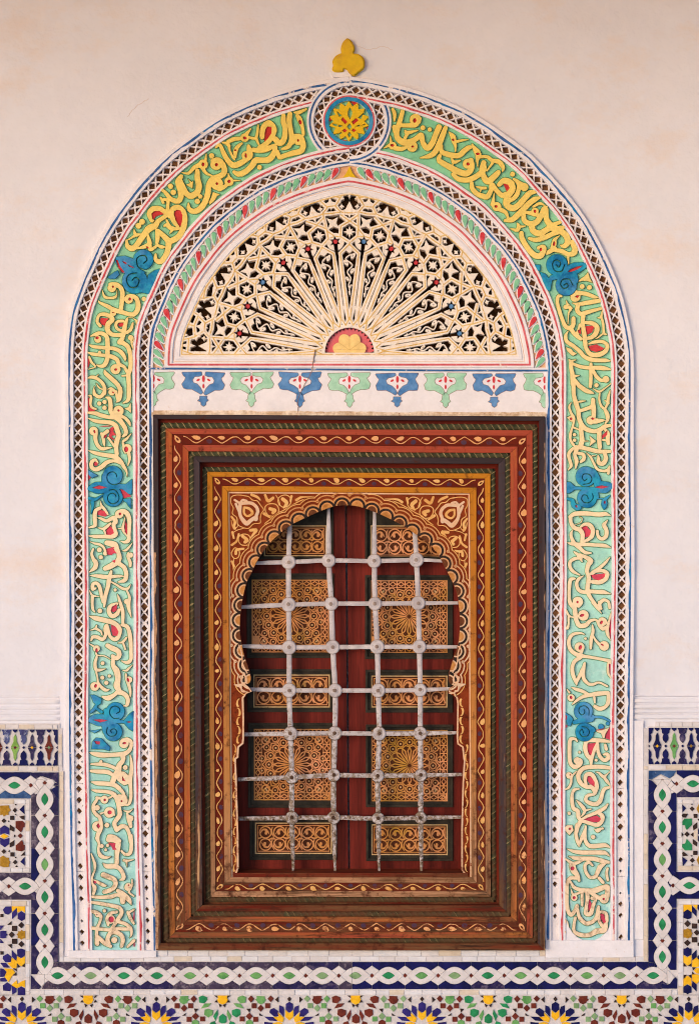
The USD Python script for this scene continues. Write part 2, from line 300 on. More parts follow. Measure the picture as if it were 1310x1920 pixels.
# ---------------------------------------------------------------- the inscription, traced stroke by stroke
# S = pen stroke of changing width (wN), P = filled shape, D = dot, R = red filled shape, r = red oval x,y,rx,ry,angle
# B / K / O = blue stroke / filled shape / disc of the knots, G = groove line cut into the blue
SCRIPT = {}
SCRIPT['L1'] = (150, 520, 8.727, '''
S w60 490,110 w90 560,115 w80 640,140 690,220 690,330 w75 680,430 665,540
D 520,170,72
r 540,150,16,20,0
S w10 360,200 w50 400,310 w45 480,335 w50 570,320 w20 600,270 w12 605,200
S w20 300,380 w50 340,420 w70 450,470 w80 560,530 w75 700,570 800,600 w80 880,600 w85 940,530 950,430 w80 920,340 w70 850,300 780,310
D 795,355,74
r 815,352,24,26,0
D 1045,350,40
D 540,580,55
r 545,570,20,9,0
S w60 330,790 w55 280,720 w55 310,620 w70 400,600 w75 500,640 w80 530,690 w90 460,760 450,860 w75 520,930 620,940 w80 700,930 720,860 w70 740,760 w50 770,680
R 325,710 345,660 470,670 430,710 400,790 350,760
S w55 700,710 620,720 585,770 610,840 680,870
r 670,770,44,32,-20
S w60 770,900 830,850 w40 860,760 w15 870,730
S w75 720,900 690,1000 640,1060 w80 700,1070 780,1130 w75 820,1250 830,1400 w80 820,1500 790,1600 w75 800,1750 800,1920
S w15 775,650 860,660 w30 920,720 w40 930,820 920,930 w20 890,1000 860,1060
D 830,985,48
S w40 840,1030 850,1100 w20 880,1190
S w10 860,655 w40 930,710 w30 980,730
S w20 170,960 w60 250,930 w70 340,910 w75 430,960 w80 450,1060 450,1200 w80 440,1350 w75 390,1440 w50 320,1450 w20 270,1430
D 290,1010,62
r 280,985,30,24,0
S w15 140,1100 w60 220,1130 w65 400,1150 w70 560,1165 w75 670,1220 w60 730,1310 w15 740,1370
S w15 120,1220 w60 200,1250 w60 350,1270 w75 500,1290 w75 600,1340 w70 640,1420 w55 720,1460 760,1530 w40 790,1600
D 580,1500,85
r 585,1505,24,22,0
D 320,1225,30
S w35 690,1610 780,1600
S w40 150,1300 w45 190,1390 w30 250,1460 w20 140,1500
R 118,1310 150,1340 155,1400 135,1470 118,1480
S w15 400,1510 w70 420,1570 w80 520,1660 w75 620,1760 w75 660,1860 655,1920
S w15 120,1650 w60 190,1630 w60 270,1650 w60 350,1710 w65 400,1800 w60 400,1900
S w20 300,1590 w30 250,1630
S w10 260,1730 w30 310,1800 w25 360,1830
S w40 225,1920 w30 220,1850 w15 235,1780
D 520,1875,58
r 540,1880,20,12,30
S w15 450,1830 w40 510,1810 w55 570,1870
''')
SCRIPT['L2'] = (150, 730, 8.727, '''
S w75 800,-20 800,100 w60 780,180 w20 700,225
S w75 655,-20 655,100 w60 640,170 w20 590,210
S w45 590,30 600,120 w25 610,190
S w65 400,-20 395,50 w60 330,120 250,90 w40 225,10
S w35 150,100 w35 180,110 w40 165,200 w45 190,290 w40 260,320
R 130,130 150,140 150,290 250,350 150,360 130,350
S w15 200,130 w20 180,240
D 315,230,38
D 400,205,38
D 400,300,40
S w20 420,130 w70 480,150 w75 500,250 w75 500,350 w85 540,420
D 630,350,88
r 630,345,20,20,0
S w100 560,430 620,480 w80 680,540 w75 740,640 w70 750,720 w40 700,770
S w60 660,430 740,470 w55 800,540 w20 825,600
S w40 130,380 w70 250,390 w75 330,420 w70 450,450 560,460
S w20 130,470 w60 230,510 w70 350,530 w75 480,540 w80 570,580 w90 610,670 w80 630,760 w90 600,850 w75 590,950 w75 600,1050 w70 590,1090
P 720,310 790,290 835,210 835,390 790,350
R 470,660 510,620 550,610 545,690 590,750 530,750 510,770 575,840 500,800 470,770 490,700
R 310,600 500,590 480,605 380,610
D 220,680,75
r 238,690,17,28,-15
S w75 260,690 w70 250,800 w65 280,900 w65 350,970 w50 440,960 w20 520,950
S w50 350,720 w60 380,800 w50 390,880 w15 400,930
S w70 400,720 450,680
r 410,770,18,36,35
S w40 460,790 w40 520,870 w30 560,940
S w20 140,1000 w60 220,1030 w70 330,1060 w75 450,1080 w80 560,1100 w75 650,1160 w60 720,1270 w40 760,1340 w10 770,1430
S w30 290,1200 w50 250,1150 w70 190,1190 190,1270 w75 260,1310 w80 350,1270 w75 430,1200 w60 520,1170 w50 600,1180 w50 680,1220
r 258,1220,30,32,0
S w15 840,720 w50 760,810 w40 700,850
S w40 700,870 w50 720,960 w50 740,1030
D 770,970,80
r 755,980,34,48,0
S w60 800,1050 w50 810,1150 w15 780,1250
O 535,1410,160
G 600,1430 590,1380 540,1350 470,1370 440,1440 470,1520 550,1560 640,1540
B w60 150,1625 w150 230,1610 w200 310,1610 w150 420,1600 w100 560,1590 w90 700,1590
B w90 400,1560 400,1420
O 540,1760,160
G 590,1760 580,1720 520,1700 460,1740 460,1820 520,1870 600,1850 640,1790 620,1700 560,1640 480,1650
K 640,1560 750,1550 850,1470 855,1600 840,1720 700,1690
K 700,1800 830,1780 830,1890 720,1830
R 660,1640 700,1640 840,1750 710,1780
R 195,1610 310,1570 440,1605 310,1635
K 140,1320 200,1360 290,1410 200,1450 140,1400
R 125,1370 170,1440 140,1490 125,1480
B w15 370,1730 w50 250,1800 150,1780
B w60 200,1850 w30 210,1920
''')
SCRIPT['L3'] = (150, 940, 8.727, '''
B w40 215,-20 w35 205,100 w12 185,200
K 740,-20 830,-20 835,120 790,70
S w10 340,-10 w40 345,60 w50 400,130 w40 450,210
S w60 330,110 w70 260,150 w75 240,240 w70 245,340 w60 240,400 w30 150,430
R 285,160 330,140 400,160 445,230 400,250 330,230 290,220
S w10 280,265 w50 340,280 w60 430,320 w70 500,290 w80 560,270 w85 580,330 w70 550,380 w75 560,450 w85 580,540 w80 520,575 w70 400,575 w65 250,575 w20 140,565
S w15 290,430 w50 380,450 w60 430,420 w40 500,360
S w40 390,470 420,530
R 490,395 540,460 555,520 500,550 425,545 430,480
D 640,210,72
r 655,205,24,22,0
S w70 620,180 w80 700,160 w85 770,200 w75 805,300 w65 805,420 w60 800,550 w75 790,640 w50 730,670 w15 660,650
S w10 740,240 w30 720,330 w50 700,430 w50 720,500 w25 770,570
R 750,310 765,400 775,550 730,500 735,400
S w15 620,450 w40 700,440
S w10 860,670 w40 810,740 w45 750,800 w12 690,810
S w30 790,840 w50 780,900 w60 820,1000 w50 820,1060
D 830,880,45
S w90 440,680 w110 560,710 w90 600,780 w80 630,850 w90 640,930 w100 600,1000 w100 500,1060 w80 410,1100
R 425,780 560,745 545,790 600,850 540,850 520,880 440,870
R 520,980 585,950 570,1010
S w80 640,1020 w75 720,1080 w75 755,1180 w75 740,1280 w60 680,1310 w20 620,1320
S w15 160,660 w40 240,690 w50 330,710 w45 390,760 w50 420,840
S w40 215,780 w50 190,860 w65 220,950 w80 260,1010 w75 240,1090 w20 150,1160
D 315,795,42
D 415,850,42
D 340,915,38
S w15 160,1215 w65 280,1220 w75 420,1240 w60 560,1230 w50 650,1225 w15 720,1230
S w50 510,1150 w75 480,1250 w75 455,1400 w70 415,1550 w40 395,1720
S w30 260,1420 w60 210,1440 w65 210,1360 w60 270,1340 w65 320,1400 w60 345,1520 w50 375,1650
S w30 510,1320 w40 600,1370 w50 700,1430 w50 780,1430 w15 830,1360
S w40 770,1470 w50 810,1570 w75 790,1660 w60 800,1770 w15 840,1900
D 760,1640,45
D 575,1450,30
S w10 150,1450 w40 200,1540 w20 310,1560
S w60 205,1560 w50 200,1680 w50 210,1770 w12 250,1820
D 325,1795,42
S w15 610,1520 w50 640,1600 w60 670,1700 w60 700,1800 w60 700,1920
S w60 600,1680 w75 500,1720 w75 470,1800 w75 520,1880 w75 600,1850 w60 640,1780
R 600,1680 600,1780 550,1820 505,1790 520,1730
''')
SCRIPT['L4'] = (150, 1150, 8.727, '''
S w20 150,45 w80 250,80 w85 380,110 w85 500,140 w80 600,190 w80 650,280 w80 620,390 w70 570,430 w60 500,390 w60 470,320 w60 440,200 w60 410,250 w60 420,350 w65 370,430 w65 280,390 w60 210,390 w30 180,450
R 510,190 590,230 630,300 610,370 540,370 515,290
S w55 695,-20 700,150
S w60 690,190 w70 770,220 w75 810,330 w70 830,500 w65 835,650 w65 830,760 w60 770,810 w15 670,780
S w15 160,280 w40 250,250 w30 270,200
S w50 260,250 w40 340,300 w20 360,360
S w15 620,490 w45 700,470 w40 760,400
S w40 710,500 w40 740,590
S w80 450,530 w90 520,570 w90 620,620 w85 640,690 w70 600,740 w60 530,700
S w70 545,720 w75 540,850 w110 600,950 w95 620,1080 w110 600,1180 w90 640,1270
S w90 620,1290 w80 720,1320 w75 780,1400 w60 770,1500 w15 710,1520
S w40 370,1370 w90 460,1390 w70 560,1340 620,1280
S w20 150,500 w40 220,540
D 270,580,58
r 270,610,22,38,0
S w40 260,650 w30 280,690 w25 400,700 w15 500,760
S w50 270,720 w60 245,820 w60 260,920 w50 330,930 w15 420,910
S w40 265,960 w30 285,1060 w50 300,1150 w60 360,1220 w60 420,1260 w10 490,1250
D 240,1200,75
r 255,1190,24,32,20
D 370,820,35
D 365,1055,36
D 430,1140,38
D 480,1030,30
S w10 870,840 w40 800,900 w40 760,940 w12 690,935
S w40 750,1000 w40 755,1080 w60 790,1150 w50 820,1270 w20 825,1370
D 800,1090,58
r 785,1090,20,38,-15
K 170,1340 230,1340 350,1400 340,1480 280,1510 220,1460 190,1380
B w40 270,1500 w50 230,1570 w40 180,1620
B w40 270,1560 w50 350,1620
O 580,1610,150
G 600,1640 650,1610 640,1550 570,1520 500,1560 490,1650 550,1720 640,1720
B w60 165,1760 w140 220,1740 w200 330,1750 w140 450,1760 w60 560,1770 w50 700,1780
B w90 450,1720 430,1600
K 700,1780 820,1640 880,1600 870,1920 800,1870
R 205,1745 330,1735 460,1755 330,1790
R 755,1780 800,1768 850,1780 800,1797
''')
SCRIPT['L5'] = (150, 1360, 8.727, '''
O 540,110,150
G 520,120 500,90 560,60 605,110 570,170 490,180 435,120 450,40
B w100 400,-20 420,100
K 160,90 240,90 340,70 240,130
K 190,390 200,280 260,210 350,220 400,280 490,360 480,420 380,390
R 230,260 330,270 320,320 260,310
K 740,-10 870,-10 870,100 800,60
D 720,300,82
S w50 700,240 w60 780,230 w65 840,290 w70 820,390 w80 750,460 w80 640,480 w75 500,490 w90 350,490 w70 230,470 w20 160,450
r 725,295,32,20,-10
S w90 700,490 w80 700,580 w90 640,660 w110 620,760 w100 560,860 w90 530,940
S w30 180,640 w60 300,640 w65 420,650 w60 540,690 w50 600,730
D 340,600,30
S w50 180,750 w75 300,760 w75 450,770 w60 540,820
S w20 180,930 w75 280,950 w75 420,960 w80 560,980 w75 650,1050 w50 720,1130
S w20 190,1060 w60 280,1080 w65 430,1090 w75 530,1120 w80 580,1170 w75 620,1270 w75 640,1380
P 650,760 720,760 800,830 810,960 720,990 650,940 600,900
R 690,830 745,920 690,910
S w20 820,490 w50 840,600 w70 840,750 w75 820,900 w60 830,1050 w60 830,1200 w50 800,1290 w15 740,1320
D 740,695,42
D 690,1240,92
S w80 640,1170 730,1180
r 680,1245,17,17,0
D 400,1220,68
r 405,1225,22,22,0
S w40 480,1190 w30 560,1150
S w50 270,1190 w50 330,1200
S w55 270,1230 w60 220,1310 w60 220,1400 w65 270,1470 w60 320,1510 w75 340,1600 w70 340,1700 w75 290,1800 w40 300,1880
S w40 340,1450 w20 400,1430
D 280,1355,48
D 280,1660,85
R 300,1600 330,1660 300,1700 265,1650
D 480,1430,90
r 485,1430,38,34,0
S w40 560,1470 w40 480,1390
S w75 640,1380 w80 650,1470 w75 590,1560 w75 560,1620 w75 600,1720
S w75 600,1720 680,1660 w70 760,1680 w65 810,1800 w65 830,1920
S w10 870,1370 w40 800,1420 w15 710,1400
S w40 770,1450 w80 800,1550 w60 830,1660
D 820,1530,58
D 440,1640,42
S w90 480,1830 w100 560,1850 w95 630,1900
''')
SCRIPT['L6'] = (150, 1570, 8.727, '''
S w100 470,40 w110 570,40 w100 620,110 w90 610,220 w75 600,330 w75 600,430
R 460,95 585,100 565,150 600,210 535,210 520,160
S w65 830,-20 w65 840,120 w70 820,260 w50 740,290 w40 680,230
S w60 270,20 w50 310,100 w50 300,220 w70 340,310 w50 430,340 w10 510,320
D 355,150,35
D 420,210,28
D 450,140,30
S w20 180,270 w40 210,350 w50 240,440 w40 240,540 w40 200,650 w40 200,760 w70 240,830 w50 220,930
S w15 370,430 w80 440,480 w85 560,480 w75 640,510 w70 700,600 w70 710,680 w15 640,710
S w50 720,380 w40 780,390 w15 880,370
S w40 760,420 w12 770,490
S w90 380,620 w85 480,660 w80 560,700 w80 580,780 w75 520,860 w75 400,900
S w15 220,700 w50 290,740 w60 380,790 w20 430,800
r 245,740,28,20,35
S w50 200,980 w60 330,990 w70 500,980 w60 600,950 w80 680,970 w90 700,1060
S w70 620,880 w90 720,950 w80 800,1030 w20 840,1110
S w50 190,1070 w60 330,1090 w65 480,1120 w70 640,1160 w70 680,1250 w70 620,1350 w60 560,1440 w60 520,1500
S w50 170,1210 w70 270,1240 w60 340,1300 w50 320,1400 w60 280,1500 w60 270,1620 w80 280,1750
D 290,1270,48
r 275,1275,18,9,0
D 400,1210,32
S w50 460,1440 w55 440,1330 w60 500,1250 w50 600,1230
D 500,1350,75
r 510,1350,46,52,0
S w60 170,1490 w60 330,1510 w60 480,1520 w60 620,1500 w60 760,1510 w50 830,1500
S w60 640,1390 w60 750,1430 w60 830,1500 w40 840,1600 w12 810,1650
S w75 470,1760 w75 450,1670 w75 500,1570 w80 590,1560 w75 680,1620 w75 700,1700 w60 680,1790
D 560,1690,52
S w60 300,1640 w70 400,1740 w60 500,1790
S w50 780,1230 w60 820,1320 w40 880,1420
S w40 800,1240 880,1190
R 880,1220 890,1220 890,1360 870,1350
S w60 880,1700 w40 780,1800
R 880,1730 895,1740 890,1800 875,1790
D 790,820,68
r 795,790,12,16,0
S w30 850,700 w40 850,800 w40 800,900 w30 880,970
''')
SCRIPT['R1'] = (1020, 500, 8.727, '''
P 530,250 600,190 660,150 720,80 740,170 790,260 700,230 620,230
D 620,320,42
D 740,335,42
S w100 520,430 w75 620,430 w70 720,450 w60 820,490 w15 890,500
D 510,490,85
R 500,490 530,465 580,465 545,510
S w15 460,590 w60 560,610 w75 680,590 w75 800,570 w70 905,550
S w80 550,640 w75 540,710 w75 600,770 w80 680,750 w65 780,720 w50 930,680
S w75 640,790 w70 630,900 w75 640,1010 w75 660,1120 w75 670,1240 w70 690,1340 w80 760,1430 w85 880,1440 w80 980,1400 w70 1030,1330 w60 1020,1260 w60 930,1220 w60 820,1230 w30 730,1260
R 720,1300 850,1270 980,1330 930,1370 850,1390 770,1370
S w60 680,910 w75 780,920 w85 860,980 w85 850,1080 w75 780,1150 w60 700,1170
R 670,970 800,965 810,1000 780,1070 695,1110
S w60 590,950 w40 560,1020 w70 540,1120 w60 600,1180
R 545,1040 595,1020 600,1100 560,1080
S w40 280,480 w60 230,480 w60 215,580 w70 250,720 w65 290,840 w70 340,960 w75 400,1000 w75 470,960 w70 480,840
S w75 430,1000 w70 490,1090 w70 570,1160
S w15 360,550 w40 385,620
D 355,655,42
S w45 370,640 w50 430,690 w30 400,760 w18 390,930
S w15 390,600 w20 460,680
S w20 390,1050 w60 350,1130 w65 370,1220 w70 470,1290 w70 570,1370 w70 660,1470 w75 780,1520 w70 900,1530 w70 1000,1530 w20 1085,1540
P 350,1310 440,1340 480,1390 540,1420 470,1460 440,1440 380,1380
S w15 400,1510 w40 440,1540 w20 520,1520
S w75 440,1560 w70 440,1650 w75 460,1750 w80 470,1920
S w50 480,1590 w65 580,1630 w65 700,1650 w75 850,1650 w75 980,1660 w30 1085,1680
S w55 765,1590 w55 760,1700 w60 765,1800 w60 760,1920
S w60 800,1700 w65 860,1800 w60 940,1860 w70 1010,1830
D 1010,1840,58
S w60 480,1790 w15 580,1780
S w12 950,700 w50 930,820 w12 870,830
S w40 940,830 w45 965,930 w40 970,1010 w50 980,1090 w20 1025,1105
S w35 960,1090 w30 890,1150 w10 830,1180
''')
SCRIPT['R2'] = (1020, 710, 8.727, '''
S w80 470,-20 w70 480,120 w70 485,260 w80 520,400 w75 560,520 w75 570,640 w80 620,760 w80 700,830 w75 820,860 w80 920,830 w75 990,780 w50 1100,760
S w60 500,20 w75 570,110 w80 680,190 w60 760,220 w20 810,240
S w55 760,-20 755,130
D 855,105,38
S w15 800,160 w40 900,210 w30 1000,150 w25 1090,80
S w30 910,240 w35 900,330 w45 930,440 w50 990,500 w75 1030,580 w60 1040,660 w30 1000,730
S w20 1080,190 w50 1050,300 w50 1040,400 w40 1000,480
S w20 990,350 w30 1060,400
S w20 540,380 w40 600,370 w12 680,360
S w40 520,390 550,410
S w60 600,520 w65 690,490 w70 780,450 w70 800,380 w70 800,340
S w75 800,400 w80 810,500 w75 810,620 w110 780,680 w90 860,690 w50 950,680 w15 1000,680
D 760,680,72
R 765,650 790,630 830,655 790,675
S w20 440,390 w40 410,460 w45 440,560 w60 480,640 w40 480,720 w40 460,800 w50 430,900 w40 430,1000 w50 480,1080
P 370,630 430,600 480,620 480,700 430,700
r 440,655,22,24,0
S w40 490,800 w30 560,830
D 495,915,32
D 495,1005,32
S w75 600,780 w75 610,900 w80 620,1000 w90 600,1080
S w80 560,1120 w75 640,1130 w75 760,1160 w75 900,1190 w60 1080,1190
P 740,930 800,980 850,1020 800,1060 740,1110 760,1020
S w20 640,1020 720,1020
S w75 900,860 w75 900,1000 w75 910,1120
S w50 1000,830 w75 1040,900 w70 1040,1000 w60 1050,1060
R 1035,840 1030,920 940,990 945,930
S w40 960,1000 1030,1010
S w60 520,1110 w60 430,1180 w60 400,1260 w60 430,1370 w50 440,1430 w15 390,1500
S w80 530,1150 w60 500,1240 w70 530,1350 w20 515,1470
S w60 560,1220 w60 640,1240 w65 650,1310 w50 600,1360
S w15 690,1210 w40 760,1280 w40 810,1380 w50 870,1480 w50 970,1510 w60 1050,1500 w50 1050,1550
S w30 1070,1430 w60 1050,1490
S w30 790,1260 w15 840,1260
S w70 990,1220 w75 1010,1310 w80 960,1390 w70 890,1370 w50 890,1300 w20 880,1250
O 680,1600,165
G 700,1640 660,1670 620,1620 650,1560 740,1570 780,1640 740,1710 640,1730
B w100 800,1520 850,1600 w140 880,1720
B w160 900,1770 w170 960,1760 w120 1060,1760 w40 1110,1740
R 820,1775 940,1745 1060,1770 940,1800
B w60 880,1800 w50 700,1800 560,1790 w60 480,1790
K 370,1690 420,1690 500,1760 480,1830 400,1880 370,1870
''')
SCRIPT['R3'] = (1020, 920, 8.727, '''
O 700,120,160
G 720,130 700,80 640,70 610,130 650,190 740,190 800,120 790,50
B w90 830,-20 850,100
B w60 900,0 1000,10 1060,-30
B w40 380,130 w60 460,160 w80 480,230 w90 540,280
O 560,270,50
r 525,255,16,26,-30
B w20 1070,80 w60 990,150 w100 985,220 w20 980,300
B w20 890,130 960,130
r 990,190,16,26,0
S w60 420,430 w80 500,380 w85 640,370 w75 780,380 w80 900,390 w70 1000,380 w20 1085,410
S w60 430,430 w65 440,530 w75 500,610 w80 580,640 w75 630,720 w70 620,830
S w40 600,590 w60 660,550 w75 740,560 w75 795,640 w75 780,740 w60 720,800 w40 650,830
R 610,600 690,580 760,660 740,740 660,770 665,690
S w14 500,560 w16 600,520 620,450 580,430
S w12 470,640 w50 440,700 w60 450,780 w70 500,870 w70 570,930 w65 650,1000 w60 700,1020 w30 770,1020
S w12 370,850 w60 450,870 w70 560,880 w65 700,880 w65 850,890 w70 980,900 w20 1090,930
S w15 1040,480 w70 980,560 w70 1020,650 w70 1010,750 w65 940,790 w55 880,740 w50 870,660
S w30 490,1000 w60 560,1060 w30 620,1160
S w60 580,1050 w70 680,1090 w90 760,1150 w80 720,1220 w70 700,1320 w75 730,1420 w75 720,1520 w75 710,1640 w65 750,1740 w60 820,1840 w60 880,1920
S w40 610,1110 w60 510,1110 w60 430,1160 w60 420,1240 w60 470,1320 w30 580,1380
S w12 650,1390 w55 570,1440 w60 530,1520 w65 560,1620 w70 640,1660 w70 760,1650 w75 880,1660 w80 960,1660 w20 1085,1690
S w20 1075,1090 w50 1000,1180 w60 900,1270 w70 800,1340 w30 750,1370
S w50 850,1320 w65 960,1310 w75 1030,1360 w75 1000,1450 w80 900,1500 w75 790,1490
R 760,1380 1000,1355 990,1410 890,1470 800,1440
S w40 500,1440 w70 430,1460 w60 410,1600 w60 410,1760 w70 430,1850 w75 500,1930
D 550,1820,88
r 545,1825,20,20,0
S w60 880,1920 w60 910,1850 w60 970,1790 w50 1050,1820 w50 1070,1920
''')
SCRIPT['R4'] = (1020, 1130, 8.727, '''
S w75 430,20 w70 500,90
S w60 560,60 600,20
S w75 500,90 w80 510,200 w80 530,300 w80 580,380 w80 680,370 w60 740,310 w50 800,285 w40 860,290 w60 900,370 w70 960,430 w50 1010,400
D 640,210,90
r 618,210,40,24,-15
S w50 920,280 w50 990,280 w45 1010,330 w30 960,380
D 950,310,72
r 935,325,24,34,25
S w15 1100,150 w40 1070,280 w60 1030,420 w60 1040,520 w15 1090,620
R 1100,210 1085,600 1065,540 1065,400 1080,290
S w60 800,0 w50 870,90 w15 940,180
S w50 900,-10 930,100
S w40 1060,0 w40 1070,90
S w30 360,120 w45 400,210 w20 480,245
S w40 400,240 w35 400,340 w50 380,420 w20 350,410
S w20 660,520 w40 600,500 w55 500,510 w60 430,560 w65 400,660 w70 430,770 w75 510,840 w70 600,870 w55 720,890 w55 900,920 w65 1100,960
D 580,730,82
r 590,735,28,42,25
S w60 600,830 620,770
S w30 790,370 w55 800,470 w60 770,600 w45 760,750
S w30 800,540 w45 850,630 w60 930,710
D 980,710,82
r 950,690,30,14,30
D 675,590,25
S w70 590,900 w65 500,960 w65 460,1060 w70 470,1180 w60 520,1300 w10 530,1360
S w50 530,1300 w60 590,1180 w60 630,1090 w30 670,990
S w50 660,1000 w60 640,1150 w65 650,1250 w60 720,1330 w50 800,1340 w40 900,1310 1030,1370
S w40 1100,990 w60 1060,1000 w50 1050,1150 w30 1090,1230
R 1055,1000 1085,1010 1105,1180 1090,1210 1065,1150
S w20 450,1390 w60 520,1420 w60 620,1450 w50 720,1500
S w20 370,1420 w40 410,1470
D 440,1560,62
r 440,1555,24,30,-20
S w20 460,1670 w50 540,1600 w60 640,1540 w70 780,1510 w80 900,1490 w70 1040,1480
S w30 830,1640 w50 820,1560
S w60 1050,1480 w70 1050,1620 w60 1000,1710 w75 900,1740 w60 830,1700
O 640,1780,152
G 650,1750 665,1800 620,1840 570,1800 580,1720 660,1690 730,1750 730,1850
''')
SCRIPT['R5'] = (1020, 1340, 8.727, '''
B w60 490,130 w80 620,100 w80 770,80 w30 800,20
O 660,290,150
G 640,300 620,240 580,290 620,360 710,350 740,280 690,210 620,200
B w90 780,240 w60 810,260
K 345,-30 440,30 470,80 430,190 390,180 370,120
R 345,0 375,30 370,80 345,90
R 345,160 380,190 345,230
B w35 800,40 w40 950,50 w30 1080,110
O 930,205,46
O 1040,150,30
R 830,265 950,245 1080,150 1080,170 960,230 850,255
P 840,268 950,255 1070,215 1000,320 990,390 960,390 930,310 870,290
R 1075,200 1115,230 1115,310 1090,420 1000,390 1000,350
S w30 540,440 w50 500,400 w65 430,410 w65 415,520 w65 415,680 w70 430,800 w75 500,860 w75 580,820 w65 600,760 w50 540,720
D 540,760,58
D 580,620,25
S w80 690,430 w75 670,550 w75 700,660 w75 760,730 w40 770,820
S w60 680,430 w75 800,420 w70 950,430 w40 1085,450
S w50 870,460 w60 830,550 w60 790,680 w40 770,780
S w60 870,480 w60 880,600 w65 920,700 w70 990,750 w70 1050,710 w60 1030,650 w30 970,660
R 705,480 850,465 800,560 770,660 735,660 705,560
S w50 1000,500 w60 1015,570
D 850,750,28
S w60 1085,880 w75 950,860 w75 780,860 w75 650,880 w75 570,960 w75 560,1050 w75 610,1140 w70 700,1190 w80 780,1190 w60 830,1280
S w60 830,1290 w75 860,1180 w70 830,1060 w75 770,980 w65 690,990 w60 670,1080 w50 690,1160
R 715,1010 770,1030 825,1110 825,1190 740,1130 700,1070
S w12 840,940 w40 900,960 w60 970,1020 w20 1040,970 1080,930
S w50 980,1030 w60 1030,1100 w20 1080,1170
D 410,1000,55
r 425,990,14,14,0
S w20 530,930 w40 450,1020 w40 440,1120 w40 400,1200 w20 335,1235
S w50 810,1310 w55 710,1330 w65 680,1400 w70 740,1450 w75 850,1470 w70 920,1410 w65 950,1300 w60 990,1220 w40 1080,1190
S w30 570,1220 w50 500,1230 w55 460,1300 w65 455,1430 w70 480,1540 w70 550,1580 w70 560,1680 w60 600,1740
S w12 520,1400 w50 570,1450 w70 640,1530 w50 660,1600 w15 600,1680
S w40 690,1570 w20 770,1550
S w30 1040,1470 w60 980,1540 w60 850,1610 w50 700,1670 w40 600,1730
S w60 880,1610 w75 950,1660 w80 940,1740 w75 870,1810 w65 740,1780 w60 610,1740
R 640,1720 760,1680 860,1655 930,1710 900,1760 780,1760
S w75 590,1760 w65 550,1840 w65 530,1920
D 410,1620,30
S w30 870,1880 w40 960,1870
''')
SCRIPT['R6'] = (1020, 1550, 8.727, '''
P 330,20 380,-20 460,-20 480,70 410,150 350,80
r 420,40,22,22,0
S w65 540,-20 w60 520,120 w60 540,240 w40 570,320
S w50 570,300 w60 620,180 w50 670,60 w40 680,0
S w50 670,60 w65 670,220 w75 740,320 w75 880,320 w70 1000,310 w20 1080,350
D 800,175,38
S w30 830,50 w50 880,80 w15 960,20
S w12 370,370 w60 480,410 w75 620,430 w75 780,430 w80 930,430 w60 1010,440 w20 1070,490
S w15 400,490 w65 500,520 w75 650,530 w75 800,530 w80 920,560 w50 1060,590
S w15 330,520 w50 400,570 w60 470,610 w50 560,590 w20 640,560
S w110 460,640 w110 480,720 w80 540,800 w50 570,890
r 462,690,34,36,20
S w60 520,850 w65 430,850 w65 380,930 w65 370,1080 w65 370,1250 w70 390,1390 w70 440,1450 w60 500,1390 w60 540,1300 w50 550,1380 w70 580,1500 w70 680,1590 w65 780,1570 w60 850,1500 w60 880,1380 w50 890,1320
S w40 430,910 w60 490,1000 w70 590,1040 w80 700,1050 w90 800,1060 w90 920,1020 w70 1030,980
S w40 790,640 w55 730,590 w55 670,640 w60 680,740 w60 740,830 w60 830,830 w70 870,760 w80 920,660 w40 1000,610
S w15 440,1030 w50 480,1120 w30 600,1080
D 490,1170,55
r 490,1170,26,28,0
S w50 620,1080 w50 620,1200 w40 620,1300
S w70 700,1060 w70 710,1200 w70 690,1350 w70 680,1430 w75 760,1430 w60 800,1300 w50 840,1200 w60 780,1180
R 735,1190 770,1260 750,1360 720,1390 715,1300
S w70 770,1090 w75 870,1160 w75 970,1190
D 980,1190,78
r 972,1190,22,20,0
S w80 1040,1000 w80 1030,1150
S w70 890,1400 w60 890,1520 w60 960,1640 w60 1020,1560 w60 1010,1430 w50 940,1400
R 910,1430 970,1440 1010,1570 970,1590 930,1520
S w50 510,1500 w50 490,1600 w60 490,1720 w75 600,1780 w75 740,1780 w90 860,1720 w90 980,1700 w70 1010,1600
S w50 300,1510 w50 370,1580 w50 390,1680 w50 440,1750
S w40 330,1730 w40 420,1750
S w40 1040,690 w50 1020,770 w50 1040,880
S w60 900,850 960,920
''')
